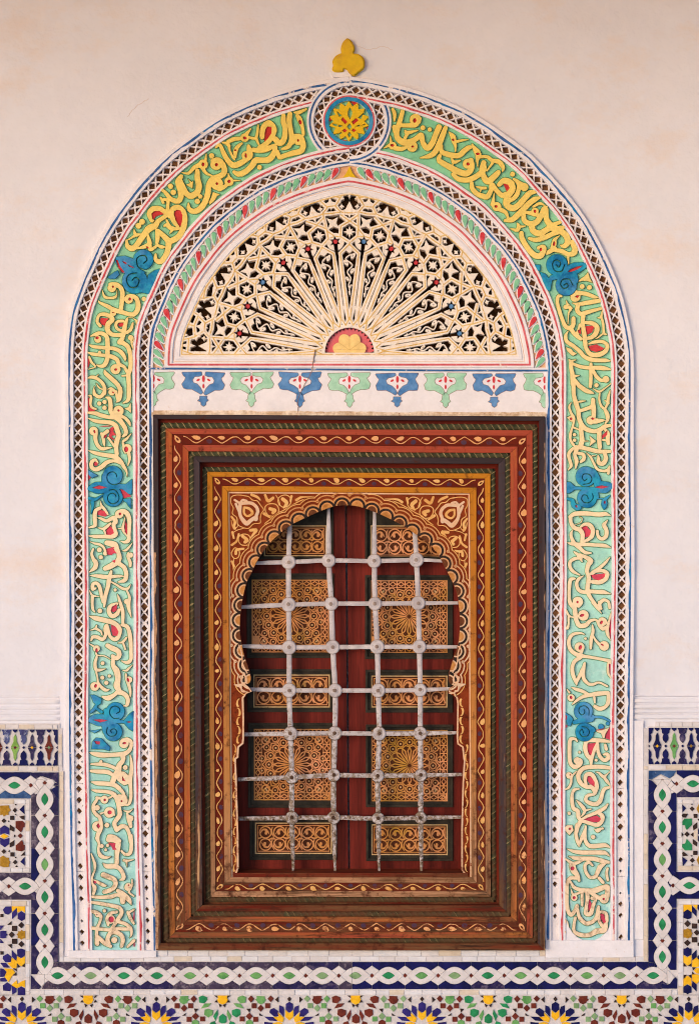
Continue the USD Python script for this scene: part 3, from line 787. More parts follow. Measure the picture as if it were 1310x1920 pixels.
SCRIPT['A1'] = (190, 380, 6.55, '''
S w65 620,210 w70 590,130 w70 640,70 w75 730,80 w60 800,140 w55 760,180 w60 700,220 w75 660,280 w90 590,310 w75 530,380 w75 480,450 w70 430,520 w75 380,560 w60 320,530 w30 310,460
R 625,190 615,130 660,100 720,100 765,135 700,150 660,170 640,210
D 500,230,38
D 455,280,38
S w12 400,320 w50 420,390 w20 480,380
S w40 430,390 w20 330,450
S w12 570,370 w50 580,440 w60 590,500 w50 520,540 w20 430,560
S w60 590,510 w50 600,570 w40 650,550 w30 690,510
r 565,545,18,12,40
S w40 680,330 w60 690,420 w40 680,500
S w50 700,340 w70 770,410 w80 820,470 w75 820,560 w75 790,650 w70 730,720 w55 670,700 w30 665,630
S w30 690,520 w50 740,540 w20 780,540
S w75 850,470 w80 940,420 w75 1000,330 w80 1020,220 w75 1010,120 w80 950,60 w65 880,70 w65 860,150 w70 900,230 w40 960,310
R 920,85 970,90 995,150 990,230 965,300 910,210 895,130
S w12 760,290 w50 800,270 w60 860,310 w30 940,320
S w30 800,210 w40 830,270
S w40 870,330 w20 840,370
S w30 820,20 w45 820,100 w40 830,170
O 515,695,122
G 520,740 560,700 540,650 480,650 435,690 450,780 520,820
O 410,960,155
G 380,950 420,915 465,950 430,1030 350,1030 310,950 340,880 430,860
K 185,660 290,650 400,690 450,800 540,850 440,880 330,860 250,860 200,780 170,720
R 175,700 200,700 230,780 285,850 255,860 205,790
R 255,710 310,735 305,755 270,735
R 325,755 395,790 400,800 340,780
K 80,910 160,850 200,830 220,880 170,930 100,930
K 720,810 650,830 580,880 560,960 560,1050 600,1100 640,1010 690,870
B w100 500,1050 590,1070
''')
SCRIPT['A2'] = (260, 260, 6.55, '''
S w30 270,720 w40 300,780
S w40 310,740 w45 360,760 w40 350,860
S w30 270,610 w50 330,660 w60 400,740 w70 490,760 w75 520,680 w65 490,580 w70 480,520 w60 520,460
S w50 500,480 w60 540,570 w70 580,660 w80 640,700 w80 720,650 w80 740,570 w75 720,480 w60 720,390
D 390,580,35
D 425,655,36
P 580,560 630,540 600,480 650,530 670,510 660,610
S w15 530,410 w40 610,420 w50 680,350 w60 740,320
D 790,310,62
r 790,312,18,26,0
S w15 830,180 w40 820,260
S w50 780,350 w40 830,420 w20 920,460
D 895,205,35
D 950,310,72
S w60 910,270 w75 980,260 w75 1040,330 w75 1050,410 w75 990,460 w75 910,490 w70 860,560 w75 850,660 w75 820,760 w75 760,850 w70 680,890 w60 620,860 w25 610,790
r 955,315,20,22,0
D 960,550,78
r 960,548,16,18,0
S w70 990,610 w50 1060,580 w55 1110,520
D 1110,520,58
r 1110,520,22,22,0
S w15 1100,420 w40 1110,470
S w30 1150,510 w12 1250,510
D 755,705,30
D 720,765,35
P 910,650 1000,680 960,700 930,760 870,810 860,780 890,720
''')
SCRIPT['A3'] = (400, 190, 6.55, '''
S w30 30,560 w45 80,530 w60 120,620 w65 170,710 w75 240,780 w75 320,760 w70 400,710 w75 450,660 w70 440,590 w40 430,540
D 400,660,55
r 398,660,14,30,-10
S w20 110,500 w50 180,520 w30 200,600 w35 240,680 w20 260,710
S w50 180,490 w55 250,460 w50 330,450
D 385,440,55
r 385,445,24,18,20
S w20 460,330 w50 410,390
S w30 420,430 w40 490,450 w40 530,430 w30 550,290
S w40 530,460 w30 560,530
S w30 350,510 w50 300,550 w60 270,610 w30 270,680
r 270,595,14,12,0
S w70 600,430 w70 610,320 w75 680,260 w80 740,330 w75 720,420 w70 650,510 w60 560,570
R 625,480 630,380 660,310 715,310 710,390 670,450 630,490
S w60 490,590 w65 580,600 w70 680,570 w40 760,530
S w60 760,560 w75 740,640 w80 680,710 w75 600,720 w80 520,720 w75 470,790 w75 390,860 w70 310,890 w40 250,860
S w75 760,460 w75 820,510 w75 870,450 w65 880,330 w70 860,250 w60 860,170
S w65 940,150 w70 930,240 w65 950,350 w70 960,460 w60 920,550 w30 840,580
S w60 970,500 w70 1000,430 w75 1070,440 w75 1100,520 w75 1080,600 w70 980,630 w60 880,660 w60 810,680 w45 790,610
D 1040,480,55
r 1040,475,12,18,0
S w20 990,130 w50 1050,130 w30 1140,90
S w50 1030,170 w70 1060,220 w50 1090,300 w45 1105,400
r 1065,250,20,30,-15
D 565,805,32
''')
SCRIPT['A5'] = (710, 190, 6.55, '''
S w40 170,90 w50 195,150 w30 190,230
S w60 290,120 w65 260,230 w70 230,330 w70 220,420 w80 280,490 w85 370,500 w70 450,460 w70 520,410 w65 540,500 w75 600,570 w75 660,500 w75 700,400 w75 740,310
D 410,550,68
r 415,550,18,14,0
S w60 190,310 w60 200,360
S w50 270,290 w60 370,290 w70 450,280 w60 500,210
D 450,220,74
r 440,230,22,30,10
S w20 320,350 w50 350,380 w20 480,350
S w50 350,390 w40 310,470
D 540,320,32
D 625,340,28
S w60 820,320 w75 780,420 w75 740,520 w70 680,630 w60 610,670 w20 510,690
S w15 60,570 w50 150,520
D 170,540,50
r 165,535,24,18,0
S w15 140,420 w40 150,500
S w60 200,570 w60 270,580 w40 340,560
S w15 860,370 w70 910,430 w60 920,480 w40 940,540 w12 940,620
r 912,468,16,16,0
S w40 950,490 w30 1040,470 w12 1100,465
S w40 770,540 w60 770,610 w70 860,650 w70 980,660 w70 1050,600 w60 1110,560 w20 1150,560
S w50 750,660 w65 740,720 w75 850,790 w80 980,860 w80 1080,880 w75 1140,810 w70 1130,720
D 1090,760,62
r 1095,765,22,20,20
S w15 890,680 w50 920,740 w20 1000,720
S w20 920,740 905,780
S w20 1145,520 w60 1180,580 w80 1220,640 w40 1210,720 w12 1215,800
r 1215,640,26,16,0
S w40 1240,680 w40 1310,670
S w50 910,890 w65 980,950 w70 1100,960 w75 1220,900 w70 1290,830 w60 1280,750
S w50 1140,1000 w60 1150,1070 w65 1220,1140 w65 1310,1170
S w12 1190,1040 w40 1260,1060 1310,1060
''')
SCRIPT['A6'] = (850, 260, 6.55, '''
S w70 370,290 w70 350,370 w75 370,460 w80 420,520 w80 490,470 w65 550,410
S w40 330,215 w45 420,220 w50 470,260 w60 560,280 w50 610,350 w15 600,400
S w40 480,290 w20 410,390
S w60 330,690 w70 410,710 w60 460,630 w65 470,560 w60 520,620 w65 590,690 w75 650,680
S w30 340,600 w15 330,650
S w60 560,560 w75 620,510 w85 700,540 w85 720,620 w80 660,710 w80 650,800 w80 720,850 w80 800,810 w75 880,720 w70 940,660 w40 1010,650
R 610,545 670,560 690,600 655,645 630,590
S w30 740,490 w60 800,540 w60 800,620 w60 760,710 w50 670,770
D 870,590,52
S w60 800,540 870,570
D 725,430,32
S w12 500,660 w40 490,740 w60 480,800
D 530,830,58
r 522,828,20,18,0
S w60 560,860 w50 640,900 w30 670,970
S w40 630,1000 w70 720,990 w75 800,920 w75 870,850 w75 940,780 w70 1000,740 w30 1060,720
S w60 860,930 w65 870,1000 w70 940,1040 w75 1020,1020 w70 1080,930 w70 1110,860 w20 1150,830
S w40 890,900 w60 960,910 w60 1020,930
D 1000,890,48
r 1000,888,17,20,0
S w30 980,830 w40 1060,790 w12 1130,820
S w80 960,1060 w75 980,1130 w80 1060,1160 w75 1150,1110 w75 1220,1080 w60 1310,1120
S w75 1130,870 w70 1140,980 w80 1190,1060
S w50 1200,1060 1310,1020
S w40 930,1220 w60 1010,1240 w65 1120,1210 w60 1230,1160 w40 1310,1150
S w15 700,1100 w50 780,1120 w50 800,1070 w15 780,1030
S w40 800,1080 w20 880,1070
''')
SCRIPT['A7'] = (930, 380, 6.55, '''
S w75 650,300 w75 760,330 w80 850,390 w75 880,470 w60 840,530 w20 790,520
S w40 700,270 w40 780,230
S w50 720,310 w50 820,300
S w60 310,370 w65 320,440 w70 390,560 w75 470,640 w80 540,650 w70 580,590 w60 580,540 w50 520,550
r 548,570,16,22,15
S w12 780,400 w50 720,450 w70 710,500 w60 690,570
r 710,500,15,30,10
S w60 720,560 w60 650,600 w20 620,630
S w50 720,580 w60 800,590 w60 880,630 w70 950,620 w70 970,570 w60 930,480
S w40 880,650 w12 890,750
D 960,600,40
O 745,760,130
G 740,760 770,790 790,730 730,700 690,750 720,830 800,840 840,760
O 860,1010,130
G 830,1010 870,990 880,1030 830,1050 790,1000 820,940 900,940 940,1010
B w60 680,920 w90 800,880 w130 900,830 w140 980,800 w80 1070,770 w30 1100,750
R 880,850 900,820 980,785 1065,765 1000,815 920,845
B w100 950,900 960,950
K 470,760 540,760 540,830 510,830
K 540,850 600,870 640,920 690,930 660,1080 610,1060 570,960
''')

# ---------------------------------------------------------------- reference curves of the arch (blue outer line), bottom to apex
LEFT = [(139, 1800), (137, 1690), (133.3, 1556), (131, 1335), (132, 1180), (131, 1000), (130.4, 832), (130, 728), (129.4, 687), (130.4, 645), (135.6, 599), (143, 566), (150.6, 548.6), (161.5, 520),
        (190.8, 456), (217.5, 410), (240.4, 380), (260, 353), (307, 303.5), (361.5, 260), (400, 234), (425, 219), (491.6, 190), (560, 168), (606, 158), (655, 150.5)]
RIGHT = [(1179, 1810), (1178, 1500), (1178.5, 1291), (1180, 1172), (1181, 1052), (1179.5, 842), (1180, 700), (1179, 662), (1176, 635), (1170, 604), (1163, 573), (1156, 548), (1140, 507), (1122, 468.5),
         (1098, 424), (1067.4, 380), (1047, 356), (1019.5, 325.6), (986, 291), (944.6, 260), (910, 236), (878, 217), (843, 200), (785, 178), (746, 167), (692, 156), (655, 150.5)]
class Rail:
    """A curve with inward normals: at(s, u) is the point s along it, u pixels inwards."""
    def __init__(self, pts, side, keep=None):
        p = spline(pts, 12)
        ln = np.concatenate([[0], np.cumsum(np.linalg.norm(np.diff(p, axis=0), axis=1))])
        self.L = ln[-1]; self.s = np.linspace(0, self.L, int(self.L / 4)); self.side = side
        q = np.column_stack([np.interp(self.s, ln, p[:, k]) for k in (0, 1)])
        k = np.ones(9) / 9
        for a in (0, 1): q[4:-4, a] = np.convolve(q[:, a], k, 'valid')
        t = np.gradient(q, axis=0)
        for a in (0, 1): t[4:-4, a] = np.convolve(t[:, a], k, 'valid')
        t /= np.linalg.norm(t, axis=1, keepdims=True)
        self.p, self.n = q, np.column_stack([-t[:, 1], t[:, 0]]) * side
    def at(self, s, u):
        return np.column_stack([np.interp(s, self.s, self.p[:, k]) + np.asarray(u) * np.interp(s, self.s, self.n[:, k]) for k in (0, 1)])
    def row(self, u): return self.p + u * self.n
    def strip(self, u0, u1): return Polygon(np.vstack([self.row(u0), self.row(u1)[::-1]])).buffer(0)
    def offset(self, u):
        q = self.row(u); keep = q[:, 0] <= 656 if self.side > 0 else q[:, 0] >= 654
        return Rail(q[keep][::3], self.side)
RL, RR = Rail(LEFT, 1), Rail(RIGHT, -1)
def half(side): return box(-500, -500, 655, 2500) if side > 0 else box(655, -500, 2500, 2500)
def strip(side, u0, u1): return (RL if side > 0 else RR).strip(u0, u1).intersection(half(side))
def inside(u, bottom=2500):
    """Everything inside the arch at offset u, above the pixel row bottom."""
    a, b = RL.offset(u).p, RR.offset(u).p
    return Polygon(np.vstack([a, b[::-1]])).buffer(0).intersection(box(-500, -500, 2500, bottom))
# (side +1 is the left half, whose normals point right)

# ---------------------------------------------------------------- ground, wall
def quads(xs, zs, y):
    gx, gz = np.meshgrid(xs, zs, indexing='ij'); V = np.column_stack([gx.ravel(), y(gx, gz).ravel(), gz.ravel()])
    i, j = np.meshgrid(np.arange(len(xs) - 1), np.arange(len(zs) - 1), indexing='ij'); k = len(zs)
    q = np.stack([i * k + j, (i + 1) * k + j, (i + 1) * k + j + 1, i * k + j + 1], -1).reshape(-1, 4)
    return V, np.vstack([q[:, [0, 1, 2]], q[:, [0, 2, 3]]])
g = trimesh.creation.box((80, 80, 0.2)); g.apply_translation((0, 0, -0.1))
put('ground', g, 'court_floor', kind='structure')
g = trimesh.creation.box((9, 3.1, 0.18)); g.apply_translation((0, -1.40, 4.0))  # unseen slab, added overhead to cut the sky and warm the wall top
put('gallery_ceiling', g, 'added_ceiling_wood', kind='structure')

WALL = thing('plaster_wall', 'pale pink plastered wall around the painted arch and above the tile dado', 'wall')
xs = np.concatenate([np.linspace(-4.5, -1.3, 14)[:-1], np.arange(-1.3, 1.301, 0.0125), np.linspace(1.3, 4.5, 14)[1:]])
zs = np.concatenate([np.linspace(0.0, 0.4, 4)[:-1], np.arange(0.4, 3.55, 0.0125), np.linspace(3.56, 4.05, 5)])
def wall_y(x, z):
    p = np.stack([x * 1.6, z * 0, z * 1.6], -1)
    d = 0.010 * (meshkit.fbm(p, 3, 3) - .5) + 0.0060 * (meshkit.fbm(p * np.array([4, 1, 7.0]), 3, 9) - .5)
    return -d
V_, F_ = quads(xs, zs, wall_y)
hole = inside(-2, 1790).buffer(-9)
cen = V_[F_].mean(1)
ppx, ppy = cen[:, 0] / SC + 655, 960 - (cen[:, 2] - ZC) / SC
shapely.prepare(hole)
F_ = F_[~shapely.contains_xy(hole, ppx, ppy)]
put('plaster_face', (V_, F_), 'wall_plaster', WALL, smooth=True)
g = trimesh.creation.box((9, 0.3, 4.4)); g.apply_translation((0, 0.30, 2.2))
put('wall_core', g, 'wall_plaster', WALL)
# moulded plaster band over the dado, left and right
for x0, x1, rows in ((-340, 115.5, [(1305, 1308.5, .004), (1312, 1320, .006), (1325.5, 1330.5, .006), (1334.5, 1340, .006), (1343.5, 1350.5, .007)]),
                     (1184.5, 1650, [(1303.5, 1306, .004), (1310.5, 1317, .006), (1321, 1327, .006), (1330, 1336, .006), (1340, 1347.5, .007)])):
    for a, b, d in rows:
        n = 60; xx = np.linspace(x0, x1, n); jit = np.cumsum(RNG.normal(0, .06, n))
        V, F = [], []
        prof = [(b + .5, -.004), (b, d * .75), (a * .3 + b * .7, d), (a * .7 + b * .3, d), (a, d * .75), (a - .5, -.004)]
        for k, x in enumerate(xx):
            for py, dd in prof:
                if k in (0, n - 1): dd = -.004
                V.append([X(x, dd), -dd - .0015, Z(py + jit[k] - jit.mean(), dd)])
        m = len(prof)
        for k in range(n - 1):
            for j in range(m - 1): F.append([k * m + j, (k + 1) * m + j, (k + 1) * m + j + 1]); F.append([k * m + j, (k + 1) * m + j + 1, k * m + j + 1])
        put('moulding', (np.array(V), np.array(F)), 'wall_plaster', WALL, smooth=40)
# fine cracks in the plaster
CRACKS = ['240,218 252,203 268,190 279,184', '668,84 690,92 715,86 736,93']
for t in CRACKS:
    p = np.array([[float(v) for v in q.split(',')] for q in t.split()])
    p = spline(p, 5); p += RNG.normal(0, .7, p.shape)
    q = unary_union([LineString(p[i:i + 2]).buffer(.12 + .10 * RNG.random()) for i in range(len(p) - 1)])
    s = solid(q, -.002, .0, simp=0)
    v = s[0]; v[:, 1] += wall_y(v[:, 0], v[:, 2]) - .0006
    put('crack', (v, s[1]), 'crack_soft', WALL)

# ---------------------------------------------------------------- the painted plaster arch
ARCH = thing('arch_surround', 'tall painted plaster arch with yellow lettering on green and brown pierced lattice borders', 'arch')
RING = Point(654.2, 226.2)
ring_out, ring_in = RING.buffer(79, quad_segs=24), RING.buffer(46, quad_segs=24)
foot_l, foot_r = 1783, 1764
below = {1: box(-500, -500, 2500, foot_l), -1: box(-500, -500, 2500, foot_r)}
# backing behind the lattices
slab('backing', unary_union([strip(1, -6, 157), strip(-1, -6, 157)]), -.020, -.013, 'recess_brown', ARCH)

def lattice(rail, w, pitch, clip, py_clog, jitter=.35, top=.005):
    """Pierced lattice of width w inside rail, as plates with diamond and half diamond holes."""
    n = int(rail.L / pitch); P = rail.L / n; got = []; allh = []
    for k in range(-1, n + 1):
        holes = []; s = (k + .5) * P; py = rail.at([s], w / 2)[0, 1]
        cl = min(1, max(0, (py - py_clog) / 330)); cl = max(0, cl + RNG.normal(0, .10) * (py > 1150))
        z = (1 - .35 * cl) * (.55 if RNG.random() < .10 * (py > 1500) else 1)
        j = lambda: RNG.normal(0, jitter, 4)
        a, b = P / 2 - 2.1, w / 2 - .7
        ds = np.array([-a, 0, a, 0]) * z + j(); du = np.array([0, b, 0, -b]) * z + j()
        if not (cl > .95 and RNG.random() < .6): holes.append(Polygon(rail.at(s + ds, w / 2 + du)).buffer(0))
        if cl < .35 + .3 * RNG.random():
            f = 1 - 1.1 * cl; e = P / 2 - 2.4
            for sgn in (-1, 1):
                u0 = w / 2 + sgn * (w / 2 + .2); u1 = w / 2 + sgn * (2.0 + (w / 2 - 2) * (1 - f))
                ss = s + P / 2 + np.array([-e, e, 0]) * f + RNG.normal(0, jitter, 3)
                holes.append(Polygon(rail.at(ss, [u0, u0, u1])).buffer(0))
        allh.append(holes)
    for k0 in range(0, n, 8):
        k1 = min(n, k0 + 8); holes = [h for hs in allh[k0:k1 + 2] for h in hs]
        plate = Polygon(np.vstack([rail.at(np.linspace(k0 * P, k1 * P, 40), 0), rail.at(np.linspace(k1 * P, k0 * P, 40), w)])).buffer(.3)
        plate = plate.difference(unary_union(holes)).intersection(clip)
        got.append(solid(plate, -.014, top, simp=.05))
    return join(*got)
def rim(name, g, d=.0115): return slab(name, g, -.014, d, 'white_plaster', ARCH)
def worn_line(name, rail, u, w, d, m, clip):
    s = np.arange(0, rail.L, 5.0); n = len(s)
    sm = lambda a: np.convolve(np.random.default_rng(int(rail.L * 7 + u)).normal(0, a, n + 6), np.ones(7) / 7, 'valid')[:n]
    wob, ww = sm(1.1), np.maximum(w * (1 + sm(.55)), .8)
    g = Polygon(np.vstack([rail.at(s, u + wob - ww / 2), rail.at(s, u + wob + ww / 2)[::-1]])).buffer(0).intersection(clip)
    slab(name, g, d - .003, d + .0008, m, ARCH)

everywhere = box(-500, -500, 2500, 1790)
off_ring = everywhere.difference(ring_out)
BANDS, RIMS = [], []
for side, rail in ((1, RL), (-1, RR)):
    H = half(side)
    oc = (off_ring if side > 0 else everywhere).intersection(H).intersection(below[side])      # the outer band passes over the roundel on the right, the inner one on the left
    ic = (everywhere if side > 0 else off_ring).intersection(H).intersection(below[side])
    lo, li = rail.offset(7), rail.offset(131)
    put('lattice', lattice(lo, 16.5, 20.6, oc, 1290 if side > 0 else 1300, top=.005 - .0002 * (side < 0)), 'lattice_plaster', ARCH)
    put('lattice', lattice(li, 15, 20.2, ic, 1330 if side > 0 else 1390, top=.005 - .0002 * (side < 0)), 'lattice_plaster', ARCH)
    outer = unary_union([strip(side, -8, 7), strip(side, 23.5, 34)]).intersection(oc)
    inner = unary_union([strip(side, 119, 131), strip(side, 146, 157)]).intersection(ic)
    BANDS.append((strip(side, -8, 34).intersection(oc), strip(side, 119, 157).intersection(ic)))
    RIMS += [outer, inner]
    worn_line('blue_line', rail, 0, 3.3, .0115, 'line_blue', oc)
    worn_line('red_line', rail, 28.5, 3.0, .0115, 'line_red', oc)
    worn_line('red_line', rail, 125, 3.0, .0115, 'line_red', ic)
    worn_line('blue_line', rail, 151, 3.2, .0115, 'line_blue', ic)
# (the ring of the roundel joins them below)
# feet of the two legs
rim('foot', Polygon([(128, 1782.7), (293, 1782.7), (293, 1796), (240, 1798), (129, 1797)]), .0114)
rim('foot', Polygon([(1022, 1770), (1023, 1763.7), (1187, 1763.7), (1188, 1796), (1023, 1797)]), .0114)
rim('pier', Polygon([(1184, 1352), (1206, 1352), (1206, 1762), (1186, 1762)]), .006)

# the roundel at the crown
ring_free = unary_union([ring_out.difference(BANDS[1][0]).difference(BANDS[0][1])])
circle = lambda r: np.array(RING.buffer(r, quad_segs=24).exterior.coords)[:-1]
class Hoop(Rail):
    def __init__(self, r):
        a = np.linspace(0, 2 * math.pi, 240); self.s = a * r; self.L = 2 * math.pi * r
        self.p = np.column_stack([654.2 + r * np.cos(a), 226.2 + r * np.sin(a)]); self.n = -np.column_stack([np.cos(a), np.sin(a)]); self.side = 1
put('lattice', lattice(Hoop(66.5), 15.5, 20, ring_free.buffer(1.2), 3000, top=.0046), 'lattice_plaster', ARCH)
slab('backing', ring_out, -.022, -.0135, 'recess_brown', ARCH)
RIMS.append(RING.buffer(79, quad_segs=24).difference(RING.buffer(66.5, quad_segs=24)).intersection(ring_free))
for p in polys(unary_union([r.buffer(.35) for r in RIMS])): rim('rim', p)
slab('ring', RING.buffer(51.5, quad_segs=24).difference(RING.buffer(38, quad_segs=24)), -.014, .0117, 'white_plaster', ARCH)
hoop = lambda r, w: RING.buffer(r + w / 2, quad_segs=24).difference(RING.buffer(r - w / 2, quad_segs=24))
slab('blue_line', hoop(73.5, 3.3).intersection(ring_free), .008, .0124, 'line_blue', ARCH)
slab('red_line', hoop(47, 2.8), .008, .0124, 'line_red', ARCH)
slab('blue_ring', hoop(41.8, 7.4), .008, .0122, 'knot_blue', ARCH)
slab('roundel_ground', RING.buffer(38.4, quad_segs=24), -.012, .0035, 'leaf_green', ARCH)
pts = []
for k in range(14):
    a = k * 2 * math.pi / 14 - math.pi / 2
    for da, r in ((-.224, 28.5), (-.09, 34), (0, 38), (.09, 34)): pts.append((654.2 + r * math.cos(a + da), 226.5 + r * math.sin(a + da)))
star = Polygon(pts)
zz = lambda *p: Polygon([(555 + x / 6.55, 130 + y / 6.55) for x, y in p])
cuts = unary_union([zz((660, 460), (685, 500), (690, 540), (660, 612), (635, 560), (635, 510)), zz((500, 510), (565, 560), (530, 580)), zz((825, 530), (755, 590), (800, 605)), zz((440, 660), (500, 665), (505, 695), (460, 685)),
                    zz((520, 672), (580, 690), (545, 705), (522, 700)), zz((845, 660), (790, 690), (850, 675)), zz((720, 695), (785, 672), (780, 698)), zz((655, 655), (685, 695), (655, 735), (622, 700)), zz((655, 760), (680, 795), (655, 832), (632, 795)),
                    zz((515, 785), (555, 760), (560, 780), (530, 795)), zz((740, 765), (790, 785), (760, 785))])
reds = unary_union([zz((575, 580), (630, 640), (605, 670), (550, 615)), zz((735, 592), (765, 620), (705, 675), (680, 640)), zz((565, 745), (600, 722), (627, 748), (595, 770)), zz((680, 745), (705, 720), (738, 745), (708, 768))])
redrim = unary_union([zz((665, 392), (770, 392), (725, 445)), zz((400, 565), (440, 600), (420, 630), (395, 625)), zz((905, 685), (860, 720), (885, 750)), zz((555, 860), (625, 868), (590, 885))])
slab('roundel_star', star.difference(cuts).difference(reds), 0, .011, 'star_yellow', ARCH)
slab('roundel_inlay', unary_union([reds, redrim]), 0, .008, 'red_paint', ARCH)

# inscription: green ground, letters, red inlays, blue knots
GROUNDS = {}
for side in (1, -1):
    g_ = strip(side, 33.5, 119.5).intersection(below[side]).difference(ring_out.buffer(-1))
    if side < 0: g_ = g_.difference(box(1060, 1700, 1200, 1800).difference(oval(1104, 1715, 43, 50)).intersection(box(1050, 1722, 1200, 1800)))
    GROUNDS[side] = g_
    slab('inscription_ground', g_, -.014, .0045, 'inscription_ground', ARCH)
rim('inscription_end', strip(-1, 33.5, 119.5).intersection(box(1000, 1722, 1300, 1764)).difference(GROUNDS[-1]), .009)
all_s, all_r, all_b, all_g = [], [], [], []
for key, (x0, y0, k, text) in SCRIPT.items():
    got = read_script(x0, y0, k, text)
    all_s += got.get('S', []); all_r += got.get('R', []); all_b += got.get('B', []); all_g += got.get('G', [])
ground_all = unary_union(list(GROUNDS.values())).buffer(.5)
red = unary_union(all_r).intersection(ground_all)
blue = unary_union(all_b).difference(unary_union(all_g)).difference(red).intersection(ground_all)
ink = unary_union(all_s).buffer(-.35).difference(red).difference(blue.buffer(1.0)).intersection(ground_all)
ink = unary_union([p for p in polys(ink) if p.area > 4])
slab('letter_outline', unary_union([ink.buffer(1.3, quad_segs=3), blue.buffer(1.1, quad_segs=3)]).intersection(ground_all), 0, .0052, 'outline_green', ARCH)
for p in polys(ink): slab('letter', p, .002, .0125, 'letter_paint', ARCH)
for p in polys(red):
    if p.area > 1.5: slab('inlay', p, .002, .0085, 'red_paint', ARCH)
for p in polys(blue):
    if p.area > 6: slab('knot', p, .002, .0120, 'knot_blue', ARCH)

# band of leaves under the inner lattice
LEAF_C = Polygon([(0, -9.5), (3.2, -9), (5.0, -6.2), (5.2, -2.8), (4.0, 2.0), (2.2, 6.5), (.6, 10.5), (-.3, 10), (-2.2, 6), (-4.2, 1.5), (-5.3, -3), (-4.9, -6.6), (-3, -9)])
slab('leaf_ground', inside(154, 690).difference(inside(181, 700)), -.014, .0055, 'leaf_ground', ARCH)
for side in (1, -1):
    rl = (RL if side > 0 else RR).offset(167)
    s0 = np.interp(-686, -rl.p[:, 1], rl.s); n = int((rl.L - s0 - 14) / 15.3); P = (rl.L - s0 - 14) / n
    for k in range(n):
        s = s0 + (k + .45) * P
        q, nn = rl.at([s], 0)[0], np.array([np.interp(s, rl.s, rl.n[:, a]) for a in (0, 1)])
        t = (rl.at([s + 1], 0)[0] - q); ax = t - nn * 1.0; ax /= np.linalg.norm(ax)           # from tail to round end
        ang = math.degrees(math.atan2(ax[1], ax[0])) + 90
        lf = affinity.translate(affinity.rotate(affinity.scale(LEAF_C, .92 + RNG.normal(0, .04), 1.22 + RNG.normal(0, .04)), ang + RNG.normal(0, 3), origin=(0, 0)), *q)
        lim = inside(157.5, 689).difference(inside(179, 700))
        slab('leaf_rim', lf.buffer(2.1).intersection(lim), 0, .0095, 'white_plaster', ARCH)
        slab('leaf', lf.intersection(lim), .004, .0115, 'leaf_red' if (k + (2 if side > 0 else 3)) % 4 == (n + 1) % 4 else 'leaf_green', ARCH)
slab('crown_leaf', Polygon([(655, 313), (660, 324), (670, 336), (641, 336), (650, 324)]).buffer(1), .004, .012, 'star_yellow', ARCH)

# ---------------------------------------------------------------- finial over the arch
FIN = thing('trefoil_finial', 'yellow painted plaster trefoil on the wall above the point of the arch', 'ornament')
fz = lambda p: [(600 + x / 11.91, 50 + y / 11.91) for x, y in p]
f_ = Polygon(spline(fz([(610, 250), (690, 300), (760, 410), (775, 500), (755, 580), (860, 605), (960, 680), (1000, 790), (975, 920), (860, 1010), (820, 1050), (750, 1090), (690, 1060), (640, 1020), (600, 960), (540, 940), (520, 990), (440, 1010), (320, 1000), (265, 940), (290, 860), (275, 760), (330, 660), (420, 600), (470, 575), (460, 480), (500, 350), (560, 280)]), 5, True))
layers = [(0, -.01, .010), (-1.2, .010, .0125), (-2.6, .0125, .0138)]
put('trefoil', join(*[solid(f_.buffer(b), d0, d1) for b, d0, d1 in layers]), 'finial_yellow', FIN)
slab('plaster_foot', Polygon(fz([(230, 1000), (320, 1000), (520, 990), (560, 930), (640, 1020), (700, 1110), (560, 1120), (300, 1110)])).buffer(1), -.01, .007, 'white_plaster', FIN)

# ---------------------------------------------------------------- pierced plaster screen filling the arch
TYM = thing('tympanum_screen', 'white pierced plaster fan screen with thin yellow lines above the wooden window', 'screen')
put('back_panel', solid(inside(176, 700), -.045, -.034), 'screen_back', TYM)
slab('border', inside(178.5, 689).difference(inside(193, 680)), -.034, .0125, 'white_plaster', TYM)
slab('border', inside(192, 680.5).difference(inside(200, 674)), -.034, .0085, 'white_plaster', TYM)
slab('border', inside(199.5, 674.5).difference(inside(207, 668)), -.034, .0100, 'white_plaster', TYM)
def ring_line(name, u, yb, w, d, m):
    g = inside(u, yb).exterior.buffer(w / 2)
    slab(name, g, d - .003, d + .0007, m, TYM)
ring_line('red_line', 186.5, 683.5, 3.6, .0125, 'line_red')
slab('scored_line', inside(196, 677).exterior.buffer(.45), .006, .0088, 'leaf_ground', TYM)
blue_ = line([(283, 690.5), (420, 691.5), (560, 692), (640, 692.5), (800, 694), (1026, 694.5)], 3.2)
slab('blue_line', blue_, .0, .0135, 'line_blue', TYM)

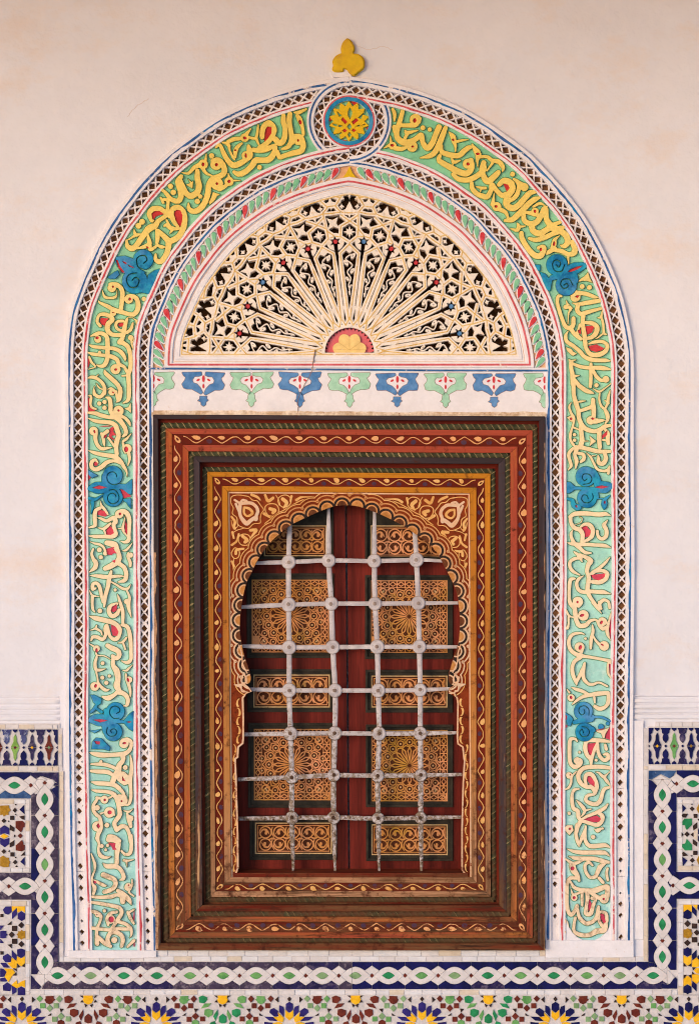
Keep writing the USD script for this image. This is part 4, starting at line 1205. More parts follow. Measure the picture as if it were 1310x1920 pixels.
C0 = np.array([655.0, 660.0]); STEP = 14.6; SECT = range(-7, 8)
def pol(r, u, k):
    """r pixels from the fan's centre; u in half sectors from the axis of sector k."""
    a = math.radians(90 - (k + u / 2) * STEP)
    return (C0[0] + r * math.cos(a), C0[1] - r * math.sin(a))
field = inside(206, 668.5)
STRIPS = [[(60, .02), (187, .75), (203, 0), (187, -.75), (60, -.02)], [(66, 0), (50, -1.0)], [(66, 0), (50, 1.0)],
          [(206, 0), (217, .56), (236, .56), (246, 0), (236, -.56), (217, -.56), (206, 0)],
          [(203, 0), (206, 0)], [(217, .56), (219, 1.0)], [(217, -.56), (219, -1.0)],
          [(219, 1.0), (232, .56), (264, .50), (262, 1.0), (264, 1.50)], [(246, 0), (258, .52)], [(246, 0), (258, -.52)],
          [(264, .50), (276, .78), (291, .46)], [(264, -.50), (276, -.78), (291, -.46)], [(291, .46), (296, 1.0), (291, 1.54)], [(276, .78), (276, 1.22)], [(291, .46), (318, .2)], [(291, -.46), (318, -.2)], [(296, 1.0), (318, 1.0)], [(302, .3), (302, -.3)], [(264, .5), (262, .2), (262, -.2), (264, -.5)]]
def wob(p): return [(x + RNG.normal(0, .5), y + RNG.normal(0, .5)) for x, y in p]
bars, gold = [], []
for k in SECT:
    for sp in STRIPS:
        ln = LineString(wob([pol(r, u, k) for r, u in sp]))
        wd = 7.2 if sp[0][0] in (60,) else 7.6
        bars.append(ln.buffer(wd / 2, join_style=2, cap_style=2)); gold.append(ln)
for k in range(-7, 7):
    bars.append(Polygon([pol(52, .9, k), pol(64, .05, k), pol(120, .42, k), pol(178, .66, k), pol(178, 1.34, k), pol(120, 1.58, k), pol(64, 1.95, k), pol(52, 1.1, k)]))
    bars.append(Point(pol(209, 1, k)).buffer(16.5))
bars = unary_union(bars)
stars, studs, motifs, tails = [], [], [], []
for k in range(-7, 7):
    cx, cy = pol(209, 1, k); a0 = math.radians(90 - (k + .5) * STEP)
    if cy > 655: continue
    st = [(cx + (11.5 if i % 2 == 0 else 5.6) * math.cos(a0 + i * math.pi / 6), cy - (11.5 if i % 2 == 0 else 5.6) * math.sin(a0 + i * math.pi / 6)) for i in range(12)]
    stars.append(Polygon(st)); tails.append(Polygon([pol(204, 1 - .13, k), pol(150, 1, k), pol(204, 1 + .13, k)]).buffer(.5))
    studs.append((cx, cy, k))
    tails.append(LineString([pol(88, 1, k), pol(160, 1, k)]).buffer(.6))
    kite = [pol(57, 1, k), pol(64, 1 + .22, k), pol(82, 1, k), pol(64, 1 - .22, k)]
    tails.append(Polygon(kite))
def four(r, u, k, R, q=.28, spin=0):
    cx, cy = pol(r, u, k); a0 = math.radians(90 - (k + u / 2) * STEP + spin)
    return Polygon([(cx + (R if i % 2 == 0 else R * q) * math.cos(a0 + i * math.pi / 4), cy - (R if i % 2 == 0 else R * q) * math.sin(a0 + i * math.pi / 4)) for i in range(8)])
for k in SECT:
    # scrolling tendril in each ray
    if 1:
        pts = []
        for i, r in enumerate(np.linspace(108, 184, 19)):
            pts.append(pol(r, .36 * (r / 190) * math.sin(i * 1.05 + .5) * (r - 84) / 96, k))
        motifs.append(LineString(spline(pts, 3)).buffer(1.0))
        for r, u, R in ((112, 0, 2.2), (124, .16, 2.7), (138, -.24, 3.5), (153, .30, 4.2), (168, -.34, 4.6), (181, .32, 4.6)):
            x, y = pol(r, u * .9, k); a = math.degrees(math.atan2(C0[1] - y, x - C0[0]))
            lf = oval(x, y, R * 1.35, R * .72, -a + (35 if u > 0 else -35)).difference(Point(x, y).buffer(1.0))
            motifs.append(lf)
        motifs.append(Polygon([pol(192, -.34, k), pol(186, 0, k), pol(192, .34, k), pol(198, 0, k)]).buffer(-.4))
    motifs.append(four(226, 0, k, 11.5, .30)); motifs.append(four(226, 0, k, 8.5, .35, 45))
    motifs.append(four(244, 1, k, 15, .40, 45)); motifs.append(Point(pol(247, 1, k)).buffer(3.4))
    motifs.append(four(266, 0, k, 14.5, .36)); motifs.append(Polygon([pol(255, 0, k), pol(266, .26, k), pol(283, 0, k), pol(266, -.26, k)]))
    for e in (-1, 1): motifs += [four(289, .5 * e, k, 9, .45), four(313, .5 * e, k, 9, .45), four(274, .42 * e, k, 5, .5)]
    motifs.append(four(281, 1, k, 12, .42)); motifs.append(four(302, 0, k, 13, .4)); motifs.append(four(300, 1, k, 10, .4, 45))
motifs = unary_union(motifs).buffer(.15)
dark = unary_union(stars + tails)
fan = unary_union([bars, motifs]).difference(dark)
hub = Point(*C0).buffer(53, quad_segs=20).difference(unary_union(tails))
fan = unary_union([fan, hub, field.difference(inside(210, 664.5)), inside(206, 669).intersection(box(0, 655, 2000, 669)).difference(inside(206, 658.5))])
fan = fan.intersection(field).difference(Point(*C0).buffer(46, quad_segs=20).intersection(box(0, 0, 2000, 661)))
# damage: a missing piece at the left and a patch at the top
fan = fan.difference(Polygon([(388, 545), (400, 528), (397, 555), (386, 556)])).intersection(field)
plates = []
for bx in [box(300 + i * 60, 340, 360 + i * 60, 700) for i in range(12)]:
    plates.append(solid(fan.intersection(bx), -.034, .0085, simp=.08))
put('fretwork', join(*plates), 'fan_plaster', TYM)
gl = unary_union([g.buffer(1.0, cap_style=2) for g in gold]).intersection(fan.buffer(-.6)).intersection(inside(209, 665)).difference(Point(*C0).buffer(50))
gl = unary_union([gl, inside(210.5, 664).exterior.buffer(.9).intersection(field)])
put('yellow_line', join(*[solid(gl.intersection(box(300 + i * 90, 340, 390 + i * 90, 700)), .007, .0091, simp=.05) for i in range(8)]), 'gold_line', TYM)
for cx, cy, k in studs:
    m = 'lotus_blue' if k in (-4, -1, 0, 4, 5, 6)[0:6] and k in (-4, 0, 1, 4, 5) else 'leaf_red'
    put('stud', disc(cx, cy, -.034, .000, 4.3, 1.2, 12), m, TYM)
# the rosette at the foot of the fan
teeth = [pol((48.5 if i % 2 else 41.5), i * 2 / 26.0 * 180 / STEP / 2 * 2 - 2 * 90 / STEP * 1.0, 0) for i in range(27)]
tt = [(C0[0] + (47.5 if i % 2 else 40) * math.cos(math.pi * i / 38), C0[1] - (47.5 if i % 2 else 40) * math.sin(math.pi * i / 38)) for i in range(39)]
slab('toothed_rosette', Polygon(tt + [C0]).buffer(.3).intersection(box(0, 0, 2000, 661)), -.03, -.002, 'rosette_red', TYM)
pet = unary_union([oval(655 + 16 * math.cos(math.radians(a)), 656 - 17 * math.sin(math.radians(a)), 15.5, 12, -a) for a in (8, 62, 118, 172)] + [box(629, 645, 681, 661)]).intersection(box(0, 0, 2000, 661))
veins = unary_union([LineString([(655, 656), (655 + 30 * math.cos(math.radians(a)), 656 - 30 * math.sin(math.radians(a)))]).buffer(.55) for a in (2, 35, 90, 145, 178)])
slab('rosette_petals', pet.difference(veins), -.03, .005, 'pale_yellow', TYM)
slab('rosette_veins', pet.buffer(-.5), -.03, .0042, 'gold_line', TYM)
# the crack that runs through the fan, the sill and the panel below
ck = spline([(593, 578), (590, 610), (588, 640), (589, 662), (585, 690), (583, 700), (560, 745), (559, 776)], 6); ck += RNG.normal(0, .5, ck.shape)
slab('crack', LineString(ck).buffer(.55).intersection(box(0, 655, 2000, 694)), .0, .0137, 'crack_dark', TYM)

# ---------------------------------------------------------------- painted panel between the screen and the window
LIN = thing('lotus_panel', 'white plaster panel with a row of hanging blue and green lotus motifs over the window', 'panel')
slab('plaster', Polygon([(285, 689), (1024, 689), (1024, 786), (285, 780)]), -.03, .0095, 'white_plaster', LIN)
z_ = lambda p, cx: [(cx + (x - 357) / 3.359, 680 + y / 3.359) for x, y in p]
HALF = [(222, 62), (345, 62), (347, 75), (330, 85), (300, 88), (284, 108), (292, 130), (320, 140), (340, 160), (352, 185), (343, 198), (318, 182), (285, 165), (255, 167), (232, 162), (224, 135), (240, 112), (246, 92), (233, 82)]
BULB = [(335, 212), (378, 212), (376, 228), (386, 236), (372, 246), (370, 263), (357, 273), (343, 263), (342, 246), (322, 238), (334, 230)]
BULB2 = [(349, 185), (365, 185), (376, 205), (378, 228), (386, 238), (373, 246), (370, 263), (357, 276), (343, 263), (341, 246), (326, 238), (336, 228), (338, 205)]
for i, cx in enumerate((287.5, 381.3, 471.5, 562, 654.6, 744.7, 835, 925.4, 1020.5)):
    col = 'lotus_green' if i % 2 == 0 else 'lotus_blue'; dy = (cx - 381) * .0035
    clip = box(286.5, 600, 1022, 800)
    h1 = Polygon([(x + RNG.normal(0, .5), y + RNG.normal(0, .5)) for x, y in z_(HALF, cx)]).buffer(-.9).buffer(2.0).buffer(-.8); h2 = affinity.scale(h1, -1 + RNG.normal(0, .03), 1 + RNG.normal(0, .03), origin=(cx, 700))
    b = Polygon(z_(BULB if i in (1, 5, 7) else BULB2, cx)).buffer(.4)
    for g in (h1, h2, b):
        g = affinity.translate(affinity.rotate(g, RNG.normal(0, .8), origin=(cx, 720)), 0, dy).intersection(clip)
        if g.area < 3: continue
        slab('outline', g.buffer(.8).intersection(clip), 0, .0100, 'crack_dark', LIN)
        slab('lotus', g, 0, .0105, col, LIN)
    marks = [oval(cx, 680 + 100 / 3.359 + dy, 2.7, 6.4), oval(cx, 680 + 147 / 3.359 + dy, 2.0, 4.3), oval(cx - 9.8, 680 + 108 / 3.359 + dy, 3.6, 2.0, -30), oval(cx + 9.8, 680 + 108 / 3.359 + dy, 3.6, 2.0, 30)]
    for g in marks:
        g = g.intersection(clip)
        if g.area > 2: slab('red_seed', g, 0, .0103, 'red_paint', LIN)
slab('crack', LineString(ck).buffer(.5).intersection(box(0, 695, 2000, 778)), .0, .0110, 'crack_dark', LIN)
e = np.linspace(284, 1024, 120); sm = lambda a: np.convolve(RNG.normal(0, a, 124), np.ones(5) / 5, 'valid')
lo_, hi_ = 776 + (e - 284) * .0045 + sm(1.6), 769.5 + (e - 284) * .0045 + sm(1.5)
slab('chipped_edge', Polygon(np.vstack([np.column_stack([e, hi_]), np.column_stack([e, lo_ + 1.5])[::-1]])).buffer(0), 0, .0108, 'chipped_edge', LIN)
slab('chipped_edge', Polygon(np.vstack([np.column_stack([e, hi_ + 3.4]), np.column_stack([e, lo_ + 3])[::-1]])).buffer(0), 0, .0150, 'chipped_edge', LIN)

# ---------------------------------------------------------------- the wooden window frame: nested mouldings, roped and painted
FR = thing('window_frame', 'carved and painted dark red wooden window frame with roped mouldings and a horseshoe arch opening', 'window frame')
B = [(286.5, 292, 777, 1021.7, 1021.4, 1782.5), (296, 301, 785.5, 1011, 1008, 1769.5), (301.5, 306.5, 792.5, 1006.6, 1006.8, 1768), (310.7, 316.9, 803.3, 998, 998.5, 1759.5),
     (322.4, 328, 813.7, 986.6, 987.6, 1748.5), (342.4, 346.8, 834, 969.8, 969, 1729), (353.4, 357.8, 846, 956.4, 958, 1719.5), (363, 367, 855, 946.9, 949.5, 1709.5),
     (374, 379, 866.5, 934.7, 936, 1698), (380, 385.5, 875.5, 927.6, 930, 1691.5), (388.5, 395.3, 884.5, 919, 919.8, 1682.5), (398.5, 404, 894, 908.7, 910, 1671.5),
     (416, 420.5, 911, 892.8, 893, 1655.6), (427, 433, 921.5, 880.8, 884, 1645.5)]
def corners(b):
    xlt, xlb, yt, xrt, xrb, yb = b
    return np.array([(xlt, yt), (xrt, yt + 3.2), (xrb, yb + .3), (xlb, yb)], float)
SIDE = ['level', 'upright', 'level', 'upright']
def quad(i, j, s, gap=.25):
    a, b = corners(B[i]), corners(B[j]); t = (s + 1) % 4
    return Polygon([a[s], a[t], b[t], b[s]]).buffer(-gap / 2, join_style=2)
RINGS = [(0, 1, 'outer_moulding', 'wood_black', .030), (1, 2, 'cove', 'wood_oxblood', .013), (3, 4, 'fillet', 'wood_salmon', .021), (4, 5, 'vine_band', 'wood_vine', .0185),
         (5, 6, 'fillet', 'wood_salmon', .021), (7, 8, 'inner_moulding', 'wood_black', .016), (8, 9, 'cove', 'wood_oxblood', -.010), (10, 11, 'fillet', 'wood_ochre', -.002),
         (11, 12, 'vine_band', 'wood_vine', -.0045), (12, 13, 'fillet', 'wood_ochre', -.002)]
put('back_board', solid(Polygon(corners(B[0])).buffer(1.5).difference(Polygon([(446, 940), (866, 940), (866, 1644), (446, 1644)])), -.050, -.030), 'wood_oxblood_upright', FR)
for i, j, d in ((2, 3, .010), (6, 7, .009), (9, 10, -.015)):
    for s in range(4): slab('rope_groove', quad(i, j, s), -.032, d, 'rope_green', FR)
for i, j, name, m, d in RINGS:
    for s in range(4):
        mm = m if not (name in ('outer_moulding', 'inner_moulding') and s == 2) else 'wood_vine'
        slab(name, quad(i, j, s), -.032, d, f'{mm}_{SIDE[s]}', FR)
# the outer moulding is peeled to bare pale wood along its outer edge, further down
for xa, xb, y0, y1, e in ((286.2, 291.5, 1036, 1782, 1), (1021.8, 1021.6, 830, 1700, -1)):
    yy = np.arange(y0, y1, 6.0); x0_ = np.interp(yy, [777, 1782], [xa, xb])
    ww = np.clip(np.convolve(RNG.normal(0, 2.6, len(yy) + 4), np.ones(5) / 5, 'valid') + (4.2 if e > 0 else .8), .3, 8.5) * (1 if e > 0 else .8)
    slab('bare_wood', Polygon(np.vstack([np.column_stack([x0_ + e * .3, yy]), np.column_stack([x0_ + e * ww, yy])[::-1]])).buffer(0), .02, .0307, 'wood_bare', FR)
def rope(i, j, s, d, pitch=12.0):
    a, b = corners(B[i]), corners(B[j]); t = (s + 1) % 4
    p0, p1 = (a[s] + b[s]) / 2, (a[t] + b[t]) / 2
    L = np.linalg.norm(p1 - p0); w = .5 * (np.linalg.norm(a[s] - b[s]) + np.linalg.norm(a[t] - b[t])) / 2 * .80
    n = int(L / pitch * 7); sides = 7; t_ = (p1 - p0) / L; nn = np.array([-t_[1], t_[0]])
    ph0 = np.cumsum(RNG.normal(1, .06, n)); ph0 *= (L / pitch) / ph0[-1]
    V, F, H = [], [], []
    for k in range(n):
        x = p0 + t_ * L * k / (n - 1)
        for q in range(sides):
            f = math.pi * q / (sides - 1)
            ph = (ph0[k] + (q / (sides - 1) - .5) * .8) % 1.0
            r = w * (.80 + .26 * math.sin(math.pi * ph) ** .7); h = ph
            u, dd = math.cos(f) * r, math.sin(f) * r * SC * .8
            px = x + nn * u
            V.append([X(px[0], d), -(d + dd), Z(px[1], d)])
            H.append(h)
    for k in range(n - 1):
        for q in range(sides - 1):
            e = k * sides + q; F.append([e, e + 1, e + sides + 1]); F.append([e, e + sides + 1, e + sides])
    V, F, H = np.array(V), np.array(F), np.array(H)
    m = trimesh.Trimesh(V, F, process=False)
    if m.face_normals[:, 1].mean() > 0: F = F[:, ::-1]
    hh = H[F]; top = (hh.min(1) > .22) & (hh.max(1) < .66)
    put('rope_moulding', (V, F[~top]), 'rope_green', FR, smooth=50)
    return V, F[top]
ridges = []
for i, j, d in ((2, 3, .013), (6, 7, .012), (9, 10, -.012)):
    for s in range(4): ridges.append(rope(i, j, s, d))
for V, F in ridges: put('rope_strand', (V, F), 'rope_ridge', FR, smooth=50)

TEAR = Polygon([(-6.2, -1.2), (-3.5, -3.4), (0, -3.9), (3.4, -2.6), (4.6, .2), (3.3, 3.0), (.4, 3.9), (-2.8, 2.6), (-4.2, .6)])
def vine(i, j, s, d, m, per):
    a, b = corners(B[i]), corners(B[j]); t = (s + 1) % 4
    p0, p1 = (a[s] + b[s]) / 2, (a[t] + b[t]) / 2
    L = np.linalg.norm(p1 - p0); half = .25 * (np.linalg.norm(a[s] - b[s]) + np.linalg.norm(a[t] - b[t])) * .75
    T = (p1 - p0) / L; N = np.array([T[1], -T[0]])             # N points outwards
    m0 = half * 1.15; n = max(1, round((L - 2 * m0) / per)); P = (L - 2 * m0) / n
    amp = half * .56
    pts = []; leaves = []; blobs = []; th = np.cumsum(RNG.normal(0, .5, n * 8 + 2)) * .25
    for k in range(n * 8 + 1):
        s_ = m0 + k * P / 8
        pts.append(p0 + T * s_ + N * (amp * math.cos(2 * math.pi * k / 8) * (1 + RNG.normal(0, .10)) + th[k] * .3))
    stem = brush(pts, np.clip(1.65 + RNG.normal(0, .3, len(pts)), 1.1, 2.3), 3)
    for k in range(n):
        sgn = 1
        c1 = p0 + T * (m0 + (k + .5) * P + RNG.normal(0, 1)) + N * half * .34
        c2 = p0 + T * (m0 + (k + 1.0) * P + RNG.normal(0, 1)) - N * half * .30
        ang = math.degrees(math.atan2(T[1], T[0])) + RNG.normal(0, 10) + (180 if s in (1, 3) and s == 3 else 0)
        sc = half / 9.0
        leaves.append(affinity.translate(affinity.rotate(affinity.scale(TEAR, sc * 1.22 * (.92 + RNG.normal(0, .15)), sc * (1.0 + RNG.normal(0, .14))), ang, origin=(0, 0)), *c1))
        if k < n - 1: blobs.append(oval(c2[0], c2[1], 4.6 * sc, 3.6 * sc, ang))
    slab('vine_bud', unary_union(blobs), d - .002, d + .0005, 'vine_blue', FR)
    slab('vine_stem', stem, d - .002, d + .0010, m, FR)
    for lf in leaves: slab('vine_leaf', lf, d - .002, d + .0013, m, FR)
    cn = (a[s] + b[s]) / 2; out = a[s] - b[s]; ang = math.degrees(math.atan2(out[1], out[0]))
    lf = affinity.rotate(affinity.scale(TEAR, half / 6.2, half / 9), ang + 180, origin=(0, 0))
    slab('vine_leaf', affinity.translate(lf.difference(affinity.scale(lf, .45, .40)), *cn), d - .002, d + .0013, m, FR)
for s in range(4):
    vine(4, 5, s, .0185, 'vine_peach', 49); vine(11, 12, s, -.0045, 'vine_gold', 47)

# the arched board
EDGE_L = [(655, 947.3), (629, 949), (604, 957), (577.6, 968.6), (548, 983), (530, 996), (508, 1016), (493, 1034.6), (480.5, 1054.7), (471, 1075), (462, 1093), (455.4, 1120), (452.2, 1138), (450, 1158), (449.6, 1186), (452.8, 1208), (458, 1231), (466, 1255), (470, 1271), (468, 1280), (460.5, 1284)]
EDGE_L2 = [(460.5, 1284), (467, 1289.4), (472.5, 1297), (462, 1301), (458.5, 1307), (456.5, 1309), (457.5, 1340), (457.5, 1386), (456.5, 1395), (448, 1402), (447, 1421), (442.5, 1424), (444, 1464), (447, 1562), (447.5, 1628), (441, 1646)]
EDGE_R = [(655, 947.3), (674.8, 950.5), (703.4, 960.5), (730, 972.5), (757, 986.3), (776, 999.7), (800.8, 1017), (816, 1032), (827.5, 1051), (837, 1070), (848.5, 1092), (857, 1115), (860, 1138), (861.8, 1156), (861, 1190), (857, 1215), (850.7, 1232), (844, 1254), (841, 1272), (843, 1281), (850.7, 1286)]
EDGE_R2 = [(850.7, 1286), (842, 1292), (840, 1300), (851, 1305), (855, 1309), (856.8, 1320), (855.5, 1384), (857, 1396), (866, 1402), (867.5, 1420), (869, 1427), (866.5, 1470), (864.4, 1555), (864.4, 1631), (873.6, 1646)]
el, er = spline(EDGE_L, 5), spline(EDGE_R, 5)
opening = Polygon(np.vstack([el, EDGE_L2[1:], EDGE_R2[1:][::-1], er[::-1]])).buffer(0)
cut = unary_union([opening, box(441, 1640, 873, 1660)])
BD = -.0075
slab('arched_board', Polygon(corners(B[13])).buffer(.6).difference(cut), -.026, BD, 'board_brown', FR)
paint_area = Polygon(corners(B[13])).difference(opening).buffer(-.15)
put('sill', solid(Polygon([(438, 1637.5), (876, 1637.5), (878, 1647), (436, 1647)]), -.085, -.006), 'wood_vine_level', FR)
put('jamb_board', solid(box(426, 930, 444, 1650), -.10, -.028), 'wood_oxblood_upright', FR)
put('jamb_board', solid(box(868, 930, 886, 1650), -.10, -.028), 'wood_oxblood_upright', FR)
put('head_board', solid(box(444, 915, 868, 940), -.10, -.028), 'wood_oxblood_level', FR)
# scalloped bands round the horseshoe
arc = np.vstack([el[::-1], er[1:]]); la = np.concatenate([[0], np.cumsum(np.linalg.norm(np.diff(arc, axis=0), axis=1))])
n = int(round(la[-1] / 28.3)); s_ = (np.arange(n) + .5) / n * la[-1]; cs = np.column_stack([np.interp(s_, la, arc[:, a]) for a in (0, 1)])
n = len(cs); gap = la[-1] / n
U = lambda r: unary_union([Point(*p).buffer(r * gap / 27, quad_segs=8) for p in cs]).intersection(paint_area)
n_ = len(cs)
def lay(name, g, k, m): slab(name, g.intersection(paint_area), BD - .003, BD + .0004 + k * .0003, m, FR)
out_line = U(30).difference(U(28.4)); lay('scroll_line', out_line, 1, 'vine_gold')
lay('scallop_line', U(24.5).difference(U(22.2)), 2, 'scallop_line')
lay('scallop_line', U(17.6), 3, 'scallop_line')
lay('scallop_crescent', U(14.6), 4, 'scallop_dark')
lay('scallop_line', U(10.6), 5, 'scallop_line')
even = unary_union([Point(*p).buffer(8.2 * gap / 27, quad_segs=8) for p in cs[0::2]]); odd = unary_union([Point(*p).buffer(8.2 * gap / 27, quad_segs=8) for p in cs[1::2]])
lay('scallop_eye', even, 6, 'scallop_orange'); lay('scallop_eye', odd.difference(even), 6, 'scallop_umber')
mid = np.column_stack([np.interp(np.arange(1, n) / n * la[-1], la, arc[:, a]) for a in (0, 1)])
slab('scallop_tie', unary_union([oval(*(p + (p - np.array([655, 1160])) / np.linalg.norm(p - np.array([655, 1160])) * 19), 3.0, 3.0).difference(oval(*(p + (p - np.array([655, 1160])) / np.linalg.norm(p - np.array([655, 1160])) * 19), 1.1, 1.1)) for p in mid]).intersection(paint_area), BD - .002, BD + .0022, 'scallop_line', FR)
# white edging of the board
ed = unary_union([LineString(EDGE_L2[4:]).buffer(3.4), LineString(EDGE_R2[4:]).buffer(3.0)])
edge = ed.intersection(paint_area)
lay('edging', edge, 1, 'board_white')
cb = corners(B[13]) + np.array([(1.8, 2), (-1.8, 2), (-1.8, 0), (1.8, 0)])
lay('edging', LineString([cb[3], cb[0], cb[1], cb[2]]).buffer(1.25), 1.5, 'board_white')
# capitals
cap = unary_union([brush([(457, 1262), (462, 1275), (459, 1281), (453, 1279), (452, 1273), (456, 1271)], [3, 3, 3, 3, 2.5, 2]), brush([(439, 1284), (448, 1286), (456, 1284), (466, 1290), (471, 1297)], [1, 6, 4, 3, 2]), brush([(452, 1288), (453, 1296), (458, 1297)], [3, 3, 4]), brush([(470, 1298), (460, 1302), (458, 1307)], [2.5, 2.5, 2.5]), brush([(448, 1210), (453, 1225), (455, 1245), (463, 1262)], [2.2] * 4)])
cap_r = affinity.translate(affinity.scale(cap, -1, 1, origin=(655, 0)), 1.5, -1)
for g in (cap, cap_r): lay('capital', g, 8, 'board_white')
# palmettes and scrolls in the two corners
SPAN = '''
L w9 170,100 250,115 290,150 340,160 370,200 405,250 380,290 370,340 370,385 300,395 250,440 190,430 140,400 130,330 85,290 95,230 70,180 75,120 120,100 170,100
W w24 110,150 160,180 190,150 230,160
W w26 120,190 150,260
W w34 180,185 270,180 325,215 345,265 330,310 w45 325,345
W w34 165,190 160,270 170,320 w45 205,370 235,390 w40 270,360 310,335
G w20 205,225 w28 260,240 290,285 w22 240,315 205,285 205,230
G w20 75,320 w28 110,370 w30 100,420 110,440
L w8 75,360 90,430 130,430 145,400
G w25 85,480 w20 100,540
L w8 85,490 130,460 200,440
L w10 150,580 150,530 190,500 250,510 270,560 240,610 180,610 150,580
G w34 190,520 235,560 215,580
G w25 80,610 w22 130,570 150,500
G w30 270,460 330,460 w12 280,530
L w10 75,690 110,640 155,670 150,730 110,750 80,720 75,690
G w22 200,650 w28 130,660 120,700
L w9 240,620 280,520 330,440
L w9 100,750 95,850 100,900 75,1000
G w24 80,780 w24 105,850 w10 90,950
G w26 280,95 340,120 w12 370,150
G w26 420,100 w32 450,160 500,130
L w10 425,270 420,220 460,190 530,195 560,250 530,310 460,310 425,270
G w34 470,240 520,255 500,280
L w10 565,200 550,150 580,110 640,100 685,140 670,200 610,225 565,200
G w38 600,140 640,180 w16 610,230
L w8 530,100 560,150 575,210
G w26 690,110 w20 680,160
G w28 740,150 w20 800,120 w10 940,122
L w10 400,440 420,390 470,350 540,290 600,260 700,200 800,150 900,130
G w30 410,290 w16 470,330
'''
for side in (1, -1):
    pile = {}
    for ln in SPAN.strip().splitlines():
        tag, *tok = ln.split(); w = 10.; pts, ws = [], []
        for t in tok:
            if t[0] == 'w': w = float(t[1:])
            else: pts.append([float(v) for v in t.split(',')]); ws.append(w)
        g = affinity.affine_transform(brush(pts, ws), [1 / 5.458, 0, 0, 1 / 5.458, 420, 910])
        if side < 0: g = affinity.translate(affinity.scale(g, -1, 1, origin=(655.5, 0)), -2, 4)
        pile.setdefault('W' if tag == 'W' else 'G', []).append(g)
    white = unary_union(pile['W'])
    lay('palmette', white.difference(U(31)), 2.5, 'board_white'); lay('scroll', unary_union(pile['G']).difference(white.buffer(.5)).difference(U(31)), 1.5, 'vine_gold')
    for k in range(19):
        y = 1318 + k * 17.2; x = (447 if k < 5 else 440) if side > 0 else (865 if k < 5 else 874)
        g = oval(x, y, 4.2 if k < 5 else 3.2, 8, 12 * side * (-1) ** k).difference(oval(x + 2.6 * (-1) ** k, y, 3.4, 7))
        lay('leaf_crescent', g.difference(edge), 1, 'vine_gold')

# ---------------------------------------------------------------- the two painted shutters
def stroke(pts, w): return LineString(pts).buffer(w / 2, cap_style=2, join_style=2)
def girih(x0, y0, x1, y1):
    """Sixteen-rayed strapwork in a rectangle: (straps, pale dots)."""
    cx, cy = (x0 + x1) / 2, (y0 + y1) / 2; w, h = (x1 - x0) / 2, (y1 - y0) / 2; L, dots = [], []
    P = lambda r, a: (cx + r * math.cos(math.radians(a)), cy + r * math.sin(math.radians(a)))
    for k in range(16):
        a = k * 22.5
        L.append(stroke([P(9, a), P(28, a - 6.3), P(35, a), P(28, a + 6.3), P(9, a)], 2.2))
        L.append(stroke([P(35, a), P(38.5, a + 11.25), P(35, a + 22.5)], 2.0))
        p = P(44, a); dots.append(Point(p).buffer(1.7))
        L.append(Point(p).buffer(6.1, quad_segs=2).exterior.buffer(1.1))
        L.append(stroke([P(49, a + 11.25), P(56, a)], 2.0)); L.append(stroke([P(49, a + 11.25), P(56, a + 22.5)], 2.0)); L.append(stroke([P(41, a + 11.25), P(49, a + 11.25)], 1.9))
    frame = box(x0, y0, x1, y1); field = frame.buffer(-13)
    for k in range(16):
        for r, da, R in ((58, 11.25, 5.6), (68, 0, 5.2), (78, 11.25, 5.6)):
            p = Point(P(r, k * 22.5 + da))
            if field.contains(p):
                L.append(p.buffer(R, quad_segs=2).exterior.buffer(.9)); dots.append(p.buffer(1.5))
                L.append(stroke([P(r - R, k * 22.5 + da), P(r - 10, k * 22.5 + da)], 1.6))
    L.append(frame.difference(frame.buffer(-2.0)))
    inner = frame.buffer(-14).exterior
    for k in range(-4, 5):
        for sx in (-1, 1):
            x, y = cx + sx * (w - 7.5), cy + k * 15.2
            L.append(Polygon([(x - 4, y), (x, y - 6), (x + 4, y), (x, y + 6)]).exterior.buffer(.85)); L.append(stroke([(x - 8, y + 7.6), (x + 8, y + 7.6)], 1.9))
        for sy in (-1, 1):
            x, y = cx + k * 15.2, cy + sy * (h - 7.5)
            L.append(Polygon([(x - 6, y), (x, y - 4), (x + 6, y), (x, y + 4)]).exterior.buffer(.85)); L.append(stroke([(x + 7.6, y - 8), (x + 7.6, y + 8)], 1.9))
    for sx in (-1, 1):
        for sy in (-1, 1):
            for d in (0, 11, 22): L.append(stroke([(cx + sx * (w - 14 - d), cy + sy * (h - 36 + d)), (cx + sx * (w - 36 + d), cy + sy * (h - 14 - d))], 2.0))
            L.append(Point(cx + sx * (w - 22), cy + sy * (h - 22)).buffer(7, quad_segs=2).exterior.buffer(1.1)); dots.append(Point(cx + sx * (w - 22), cy + sy * (h - 22)).buffer(1.8))
    L.append(inner.buffer(.6))
    return unary_union(L).intersection(frame), unary_union(dots)
